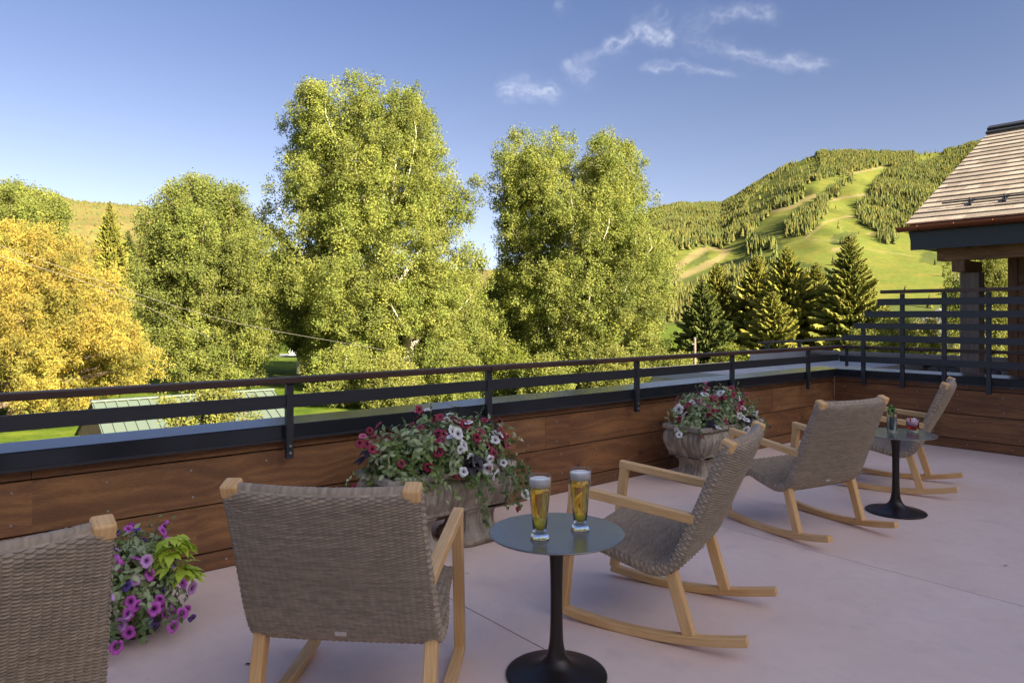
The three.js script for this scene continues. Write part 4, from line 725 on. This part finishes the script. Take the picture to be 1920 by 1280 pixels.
tree('cottonwood_tree', 'tallest cottonwood, broad crown of light green leaves over a forked pale trunk', { seed: 1, depth: 58, trunk: 768, r: 0.48, wob: 0.5, lobes: 185, lobe: 1.6, space: 0.37, per: 32, scale: 1.0, limbs: 44, leaves: CL.cottonwood, color: GREEN,
  rows: [[180, 545, 812], [215, 518, 832], [265, 504, 842], [325, 500, 848], [350, 500, 885], [385, 502, 905], [440, 506, 940], [500, 518, 955], [560, 540, 962], [620, 548, 972], [680, 570, 980], [715, 600, 960]], crest: [[136, 640, 702], [152, 562, 622], [162, 745, 815], [185, 515, 560], [165, 690, 750], [322, 868, 912], [345, 840, 890]] });
tree('cottonwood_tree', 'second tall cottonwood with a flat topped green crown, pale forked trunk behind the handrail', { seed: 2, depth: 60, trunk: 1082, r: 0.42, wob: 0.45, lobes: 160, lobe: 1.55, space: 0.37, per: 32, scale: 1.0, limbs: 40, leaves: CL.cottonwood, color: GREEN,
  rows: [[272, 932, 1188], [300, 922, 1204], [350, 920, 1222], [400, 924, 1238], [450, 934, 1258], [520, 940, 1262], [580, 955, 1258], [640, 970, 1245], [700, 1000, 1220]], crest: [[234, 1110, 1150], [236, 945, 1000], [234, 1022, 1078], [262, 1152, 1195], [256, 922, 955]] });
tree('cottonwood_tree', 'rounded green cottonwood with several dark stems on the lawn, beside the golden willow', { seed: 3, depth: 55, trunk: 408, r: 0.4, wob: 0.4, lobes: 105, lobe: 1.5, space: 0.40, per: 34, scale: 0.95, limbs: 30, leaves: CL.cottonwood, color: [[0.16, 0.196, 0.036], [0.275, 0.278, 0.058]], bark: barkDark,
  rows: [[335, 335, 400], [350, 300, 450], [385, 272, 490], [430, 260, 512], [500, 257, 528], [560, 264, 540], [620, 280, 540], [655, 300, 520], [680, 330, 470]], crest: [[324, 345, 392], [345, 300, 345], [350, 405, 455]] });
tree('willow_tree', 'large willow with golden orange foliage at the edge of the park', { seed: 4, depth: 40, trunk: 30, r: 0.42, wob: 0.5, lobes: 120, lobe: 1.05, space: 0.4, per: 62, scale: 0.85, limbs: 26, weep: 0.3, leaves: CL.willow, color: GOLD, bark: barkDark,
  rows: [[412, -20, 60], [425, -70, 100], [455, -130, 165], [500, -170, 232], [550, -190, 258], [600, -200, 278], [650, -200, 282], [690, -190, 272], [725, -160, 232], [745, -120, 160]], crest: [[408, 0, 50], [430, 60, 110]] });
tree('poplar_tree', 'green poplar rising behind the golden willow', { seed: 5, depth: 82, trunk: 40, r: 0.35, wob: 0.4, lobes: 60, lobe: 1.7, space: 0.42, per: 26, scale: 1.3, limbs: 12, leaves: CL.cottonwood, color: GREEN, bark: barkDark,
  rows: [[345, 15, 60], [362, -40, 130], [400, -80, 158], [440, -100, 165], [520, -100, 170], [600, -90, 150], [660, -50, 100]], crest: [[342, 18, 55], [365, 80, 130]] });
tree('understory_tree', 'dark green tree standing between the round cottonwood and the tallest one', { seed: 6, depth: 72, trunk: 560, r: 0.25, wob: 0.4, lobes: 90, lobe: 1.5, space: 0.36, per: 28, scale: 1.15, limbs: 14, leaves: CL.cottonwood, color: DEEP,
  rows: [[462, 520, 560], [500, 495, 600], [560, 485, 640], [620, 500, 650], [655, 560, 680], [680, 590, 660]], crest: [] });
tree('understory_tree', 'dark green tree standing between the two tall cottonwoods', { seed: 7, depth: 76, trunk: 980, r: 0.25, wob: 0.4, lobes: 100, lobe: 1.5, space: 0.36, per: 28, scale: 1.15, limbs: 14, leaves: CL.cottonwood, color: DEEP,
  rows: [[492, 945, 1000], [520, 905, 1030], [600, 895, 1065], [660, 885, 1070], [700, 900, 1050]], crest: [] });
const SH = 'shrubs below the terrace';
[[640, 650, 46, 70, GREEN, 'light green shrub under the tallest cottonwood, just past the handrail'], [735, 668, 44, 62, YEL, 'yellow green shrub in front of the pale cottonwood trunk'], [850, 648, 47, 66, GREEN, 'green shrub between the cottonwood and the second railing post'], [945, 640, 48, 62, DEEP, 'dark green shrub left of the second pale trunk'], [1025, 665, 45, 58, GREEN, 'green shrub before the second pale trunk'], [1150, 650, 47, 62, YEL, 'yellow green shrub right of the second pale trunk'], [1225, 628, 52, 56, GREEN, 'tall green shrub left of the utility pole'], [1275, 660, 47, 46, GREEN, 'green shrub around the foot of the utility pole'], [1375, 648, 50, 56, DEEP, 'dark shrub below the spruces']].forEach(([px, py, d, w, color, label], i) =>
  tree('shrub', label, { category: 'shrub', group: SH, seed: 20 + i, depth: d, trunk: px, r: 0.07, wob: 0.2, lobes: 34, lobe: 0.8, space: 0.34, per: 90, scale: 1.05, limbs: 8, deep: 0.8, leaves: CL.shrub, color,
    rows: [[py, px - w * 0.3, px + w * 0.3], [py + 18, px - w * 0.75, px + w * 0.75], [py + 50, px - w, px + w], [py + 95, px - w * 0.9, px + w * 0.9]], crest: [[py + 3, px - w * 0.35, px + w * 0.1]] }));
tree('young_tree', 'young lime green tree spreading in front of the green shelter roof', { category: 'tree', seed: 41, depth: 14.5, trunk: 410, r: 0.06, wob: 0.1, lobes: 34, lobe: 0.24, space: 0.33, per: 300, scale: 0.62, limbs: 22, deep: 0.9, leaves: CL.shrub, color: YEL, bark: barkDark,
  rows: [[728, 385, 450], [745, 300, 470], [765, 285, 500], [790, 275, 520], [830, 270, 520], [900, 330, 480]], crest: [[726, 415, 440], [738, 340, 366], [742, 290, 312]] });
tree('aspen_tree', 'slim aspen beside the timber post of the wing', { seed: 51, depth: 46, trunk: 1797, r: 0.1, wob: 0.15, lobes: 34, lobe: 0.6, space: 0.38, per: 90, scale: 0.85, limbs: 8, leaves: CL.shrub, color: GREEN, rows: [[462, 1790, 1802], [490, 1782, 1812], [540, 1776, 1822], [600, 1772, 1824], [660, 1780, 1815]], crest: [] });
tree('aspen_tree', 'pale green aspen seen between the timber post and the boarded wall', { seed: 52, depth: 40, trunk: 1862, r: 0.12, wob: 0.15, lobes: 60, lobe: 0.7, space: 0.38, per: 80, scale: 0.9, limbs: 12, leaves: CL.shrub, color: YEL, rows: [[400, 1850, 1875], [450, 1835, 1890], [540, 1825, 1900], [620, 1830, 1900], [680, 1840, 1890]], crest: [] });
[[1685, 585, 44, 42, YEL, 'yellow green shrub behind the middle of the slatted screen'], [1735, 592, 48, 40, YEL, 'yellow green shrub next to the lilac roofed house'], [1620, 618, 52, 46, GREEN, 'green shrub at the stepped end of the slatted screen']].forEach(([px, py, d, w, color, label], i) =>
  tree('shrub', label, { category: 'shrub', group: SH, seed: 60 + i, depth: d, trunk: px, r: 0.06, wob: 0.2, lobes: 20, lobe: 0.7, space: 0.36, per: 80, scale: 1, limbs: 6, leaves: CL.shrub, color, rows: [[py, px - w * 0.4, px + w * 0.4], [py + 25, px - w, px + w], [py + 70, px - w, px + w], [py + 110, px - w * 0.7, px + w * 0.7]], crest: [] }));

// ---------------------------------------------------------------- spruces
function sprayGeo(seed) {              // one drooping branch along +x, unit length, flat sprays of needles
  const R = rng(seed), pos = [], tri = (a, b, c) => pos.push(...a, ...b, ...c);
  const yb = (t) => -0.10 * t + 0.13 * t * t * t - 0.05 * Math.sin(t * 3);
  for (let i = 0; i < 26; i++) {
    const t = 0.12 + 0.88 * i / 26, len = (0.34 * (1 - t * 0.72)) * (0.7 + 0.6 * R()), w = 0.045 + 0.02 * R();
    for (const s of [-1, 1]) {
      const a = 0.75 + 0.35 * R(), x0 = t, y0 = yb(t), x1 = t + Math.cos(a) * len, z1 = s * Math.sin(a) * len, y1 = y0 - len * (0.18 + 0.3 * R()), dy = -0.05 - 0.06 * R();
      tri([x0 - w, y0, 0], [x0 + w, y0, 0], [x1, y1, z1]);
      const mx = lerp(x0, x1, 0.45), my = lerp(y0, y1, 0.45), mz = z1 * 0.45; tri([x0, y0, 0], [x1, y1, z1], [mx + 0.02, my + dy, mz]);
      tri([mx - w * 0.9, my + 0.01, mz - w * 0.4], [mx + w * 0.9, my + 0.012, mz + w * 0.4], [mx + 0.1 * len, my + dy * 0.8, mz + s * 0.28 * len]);
    }
  }
  tri([0, 0.012, -0.012], [0, 0.012, 0.012], [1.04, yb(1), 0]);
  const g = new THREE.BufferGeometry(); g.setAttribute('position', new THREE.Float32BufferAttribute(pos, 3)); g.computeVertexNormals(); return g;
}
const SPRAYS = [1, 2, 3].map((k) => sprayGeo(500 + k)), needleMat = phys({ color: 0xffffff, roughness: 0.85, transmission: 0.25, thickness: 0, specularIntensity: 0.15 });
function spruce(label, px, topPy, depth, rpx, o = {}) {
  const base = pix(px, 0, depth); base.y = GY; const H = EYE - GY + (CY - topPy) / FOCAL * depth, rad = rpx * 1.3 / FOCAL * depth, R = rng(px * 3 + topPy);
  const t = thing('spruce_tree', label, 'tree', [base.x, GY, base.z], 0, 'spruces around the park');
  part('trunk', new THREE.CylinderGeometry(0.03, H * 0.014 + 0.06, H, 8).translate(0, H / 2, 0), barkDark, t);
  const mats = [[], [], []], cols = [[], [], []], A = o.color ?? [[0.17, 0.18, 0.03], [0.31, 0.28, 0.055]];
  for (let y = H * 0.06; y < H - 0.05; y += 0.2 + 0.16 * (1 - y / H)) {
    const k = 1 - y / H, L = rad * Math.pow(k, 0.82) * (0.82 + 0.36 * R()) + 0.14, n = Math.round(6 + 11 * Math.min(1, k * 2)), th0 = R() * 6.3;
    for (let i = 0; i < n; i++) {
      const th = th0 + i / n * 6.283 + (R() - 0.5) * 0.4, len = L * (0.72 + 0.5 * R()), kind = (R() * 3) | 0, pitch = lerp(0.5, -0.12, clamp(k * 1.6)) + (R() - 0.5) * 0.25;
      const q = new THREE.Quaternion().setFromEuler(new THREE.Euler(0, th, pitch, 'YXZ')).multiply(new THREE.Quaternion().setFromAxisAngle(V(1, 0, 0), (R() - 0.5) * 0.5));
      mats[kind].push(M4().compose(V(0, y + (R() - 0.5) * 0.12, 0), q, V(len, len * 0.95 + 0.15, len * (0.75 + 0.3 * R()) + 0.12)));
      const m = R(), w = 0.8 + 0.45 * R(); cols[kind].push(lin(lerp(A[0][0], A[1][0], m) * w, lerp(A[0][1], A[1][1], m) * w, lerp(A[0][2], A[1][2], m) * w));
    }
  }
  const crown = group('crown', t); crown.userData.kind = 'stuff';
  mats.forEach((m, k) => inst('branches', SPRAYS[k], needleMat, m, crown, cols[k]));
}
const DARKN = [[0.07, 0.092, 0.02], [0.135, 0.15, 0.034]];
spruce('dark spruce nearest the second cottonwood, right of its crown', 1318, 522, 52, 62, { color: DARKN });
spruce('spruce standing behind the dark spruce, below the dirt track', 1345, 492, 70, 56);
spruce('spruce with a reddish crown left of the pointed pair', 1420, 480, 68, 70);
spruce('pointed spruce in the middle of the spruce group', 1476, 462, 62, 76);
spruce('spruce half hidden between the middle spruce and the isolated one', 1530, 492, 66, 62);
spruce('tall isolated spruce with spreading branches beside the stepped screen', 1594, 440, 58, 72, { color: [[0.14, 0.155, 0.03], [0.27, 0.25, 0.052]] });
spruce('low spruce behind the stepped end of the screen', 1652, 560, 64, 46);
spruce('low spruce in front of the middle spruce', 1450, 545, 56, 62);
spruce('spruce rising behind the golden willow', 205, 376, 92, 48);
spruce('smaller spruce beside the one behind the willow', 240, 430, 96, 40, { color: DARKN });

// ---------------------------------------------------------------- park shelter, wires, pole, car, house, road
{
  const t = thing('park_shelter', 'park shelter with a pale green ribbed metal roof on the lawn', 'shelter', [3.46, 0, -21.6]);
  const green = std({ color: lin(0.12, 0.15, 0.115), metalness: 0.2, roughness: 0.5 }), W = 3.0, P = 0.42, LEN = 4.9;
  for (const s of [1, -1]) {
    const slope = group(s > 0 ? 'roof_slope' : 'roof_slope', t); slope.position.set(0, -0.9, 0); slope.rotation.x = s * P;
    part('sheet', box(0, -0.03, s > 0 ? 0 : -W, LEN, 0, s > 0 ? W : 0), green, slope);
    for (let i = 0; i <= 18; i++) part('rib', box(0.03 + i * (LEN - 0.1) / 18, 0.0, s > 0 ? 0.06 : -W, 0.07 + i * (LEN - 0.1) / 18, 0.035, s > 0 ? W : -0.06), green, slope);
  }
  part('ridge_cap', box(-0.02, -0.9, -0.12, LEN + 0.02, -0.86, 0.12, 0.01), green, t);
  for (const x of [0.05, LEN - 0.17]) { const g = new THREE.ExtrudeGeometry(new THREE.Shape([new THREE.Vector2(-2.6, -1.08), new THREE.Vector2(2.6, -1.08), new THREE.Vector2(0, 0)]), { depth: 0.1, bevelEnabled: false }); g.rotateY(Math.PI / 2); g.translate(x, -0.98, 0); part('gable', g, siding[2], t); }
  for (const x of [0.3, LEN / 2, LEN - 0.5]) for (const z of [-2.3, 2.3]) part('post', box(x, GY, z - 0.08, x + 0.16, -2.0, z + 0.08), siding[0], t);
  for (const z of [-2.3, 2.3]) part('beam', box(0.16, -2.22, z - 0.06, LEN - 0.18, -2.05, z + 0.06), siding[0], t);
}
const wireMat = std({ color: lin(0.2, 0.18, 0.15), roughness: 0.6 });
const cable = (label, a, b, c) => single('overhead_cable', new THREE.TubeGeometry(new THREE.CatmullRomCurve3([a, b, c]), 30, 0.0065, 5), wireMat, label, 'cable', 'overhead cables across the park');
cable('overhead cable crossing in front of the golden willow', pix(-80, 455, 24), pix(201, 544, 27), pix(400, 636, 31));
cable('overhead cable crossing in front of the round cottonwood and the tallest one', pix(-60, 440, 27), pix(395, 593, 33), pix(720, 656, 40));
{ const b = pix(1303, 0, 44), t = thing('utility_pole', 'pale wooden utility pole standing by the shrubs', 'pole', [b.x, GY, b.z]); part('pole', new THREE.CylinderGeometry(0.085, 0.11, 4.5, 12).translate(0, 2.25, 0), postWood, t); part('cap', new THREE.ConeGeometry(0.09, 0.05, 12).translate(0, 4.526, 0), screwMat, t); part('bracket', box(-0.3, 4.1, -0.03, -0.07, 4.15, 0.03), screwMat, t); }
struct('road', (() => { const g = new THREE.PlaneGeometry(220, 7); g.rotateX(-Math.PI / 2); g.rotateY(-0.9); const p = pix(560, 0, 104); g.translate(p.x, GY + 0.02, p.z); return g; })(), std({ color: lin(0.2, 0.19, 0.185), roughness: 0.95 }));
{ // a white car parked on the road beyond the lawn
  const p = pix(556, 0, 101), t = thing('parked_car', 'white car parked on the road beyond the lawn', 'car', [p.x, GY + 0.025, p.z], 0.9 + Math.PI / 2 - 1.4);
  const body = new THREE.Shape(); body.moveTo(-2.1, 0.35); body.lineTo(-2.15, 0.8); body.quadraticCurveTo(-2.1, 0.92, -1.9, 0.93); body.lineTo(1.0, 0.95); body.quadraticCurveTo(2.0, 0.9, 2.1, 0.68); body.lineTo(2.1, 0.35); body.closePath();
  const white = phys({ color: lin(0.7, 0.7, 0.7), roughness: 0.3, clearcoat: 1 });
  part('body', new THREE.ExtrudeGeometry(body, { depth: 1.6, bevelEnabled: true, bevelSize: 0.06, bevelThickness: 0.06, bevelSegments: 2 }).translate(0, 0, -0.8), white, t);
  const cab = new THREE.Shape(); cab.moveTo(-1.7, 0.97); cab.lineTo(-1.3, 1.42); cab.lineTo(0.2, 1.45); cab.lineTo(0.95, 0.97); cab.closePath();
  part('cabin', new THREE.ExtrudeGeometry(cab, { depth: 1.4, bevelEnabled: true, bevelSize: 0.04, bevelThickness: 0.05, bevelSegments: 2 }).translate(0, 0, -0.7), white, t);
  const win = new THREE.Shape(); win.moveTo(-1.5, 1.0); win.lineTo(-1.2, 1.36); win.lineTo(0.15, 1.38); win.lineTo(0.75, 1.0); win.closePath();
  for (const s of [-1, 1]) { part('side_window', new THREE.ExtrudeGeometry(win, { depth: 0.01, bevelEnabled: false }).translate(0, 0, s > 0 ? 0.755 : -0.765), glassDark, t); for (const x of [-1.35, 1.3]) part('wheel', new THREE.CylinderGeometry(0.33, 0.33, 0.2, 20).rotateX(Math.PI / 2).translate(x, 0.33, s * 0.8), darkMetal, t); }
}
{ // a house with a pale lilac roof past the screen
  const p = pix(1765, 0, 56), t = thing('house', 'small house with a lilac grey roof seen through the slatted screen', 'house', [p.x, GY, p.z], 0.3);
  part('wall', box(-4, 0, -3, 4, 4.4, 3), std({ color: lin(0.3, 0.24, 0.22), roughness: 0.95 }), t);
  const g = new THREE.ExtrudeGeometry(new THREE.Shape([new THREE.Vector2(-3.6, 4.3), new THREE.Vector2(3.6, 4.3), new THREE.Vector2(0, 6.4)]), { depth: 9, bevelEnabled: false }); g.rotateY(Math.PI / 2); g.translate(-4.5, 0, 0); part('roof', g, std({ color: lin(0.3, 0.27, 0.29), roughness: 0.9 }), t);
  for (const x of [-2.4, 0, 2.4]) part('window', box(x - 0.5, 1.6, 3.001, x + 0.5, 3, 3.04), glassDark, t);
}

scene.updateMatrixWorld(true);
renderer.render(scene, camera);
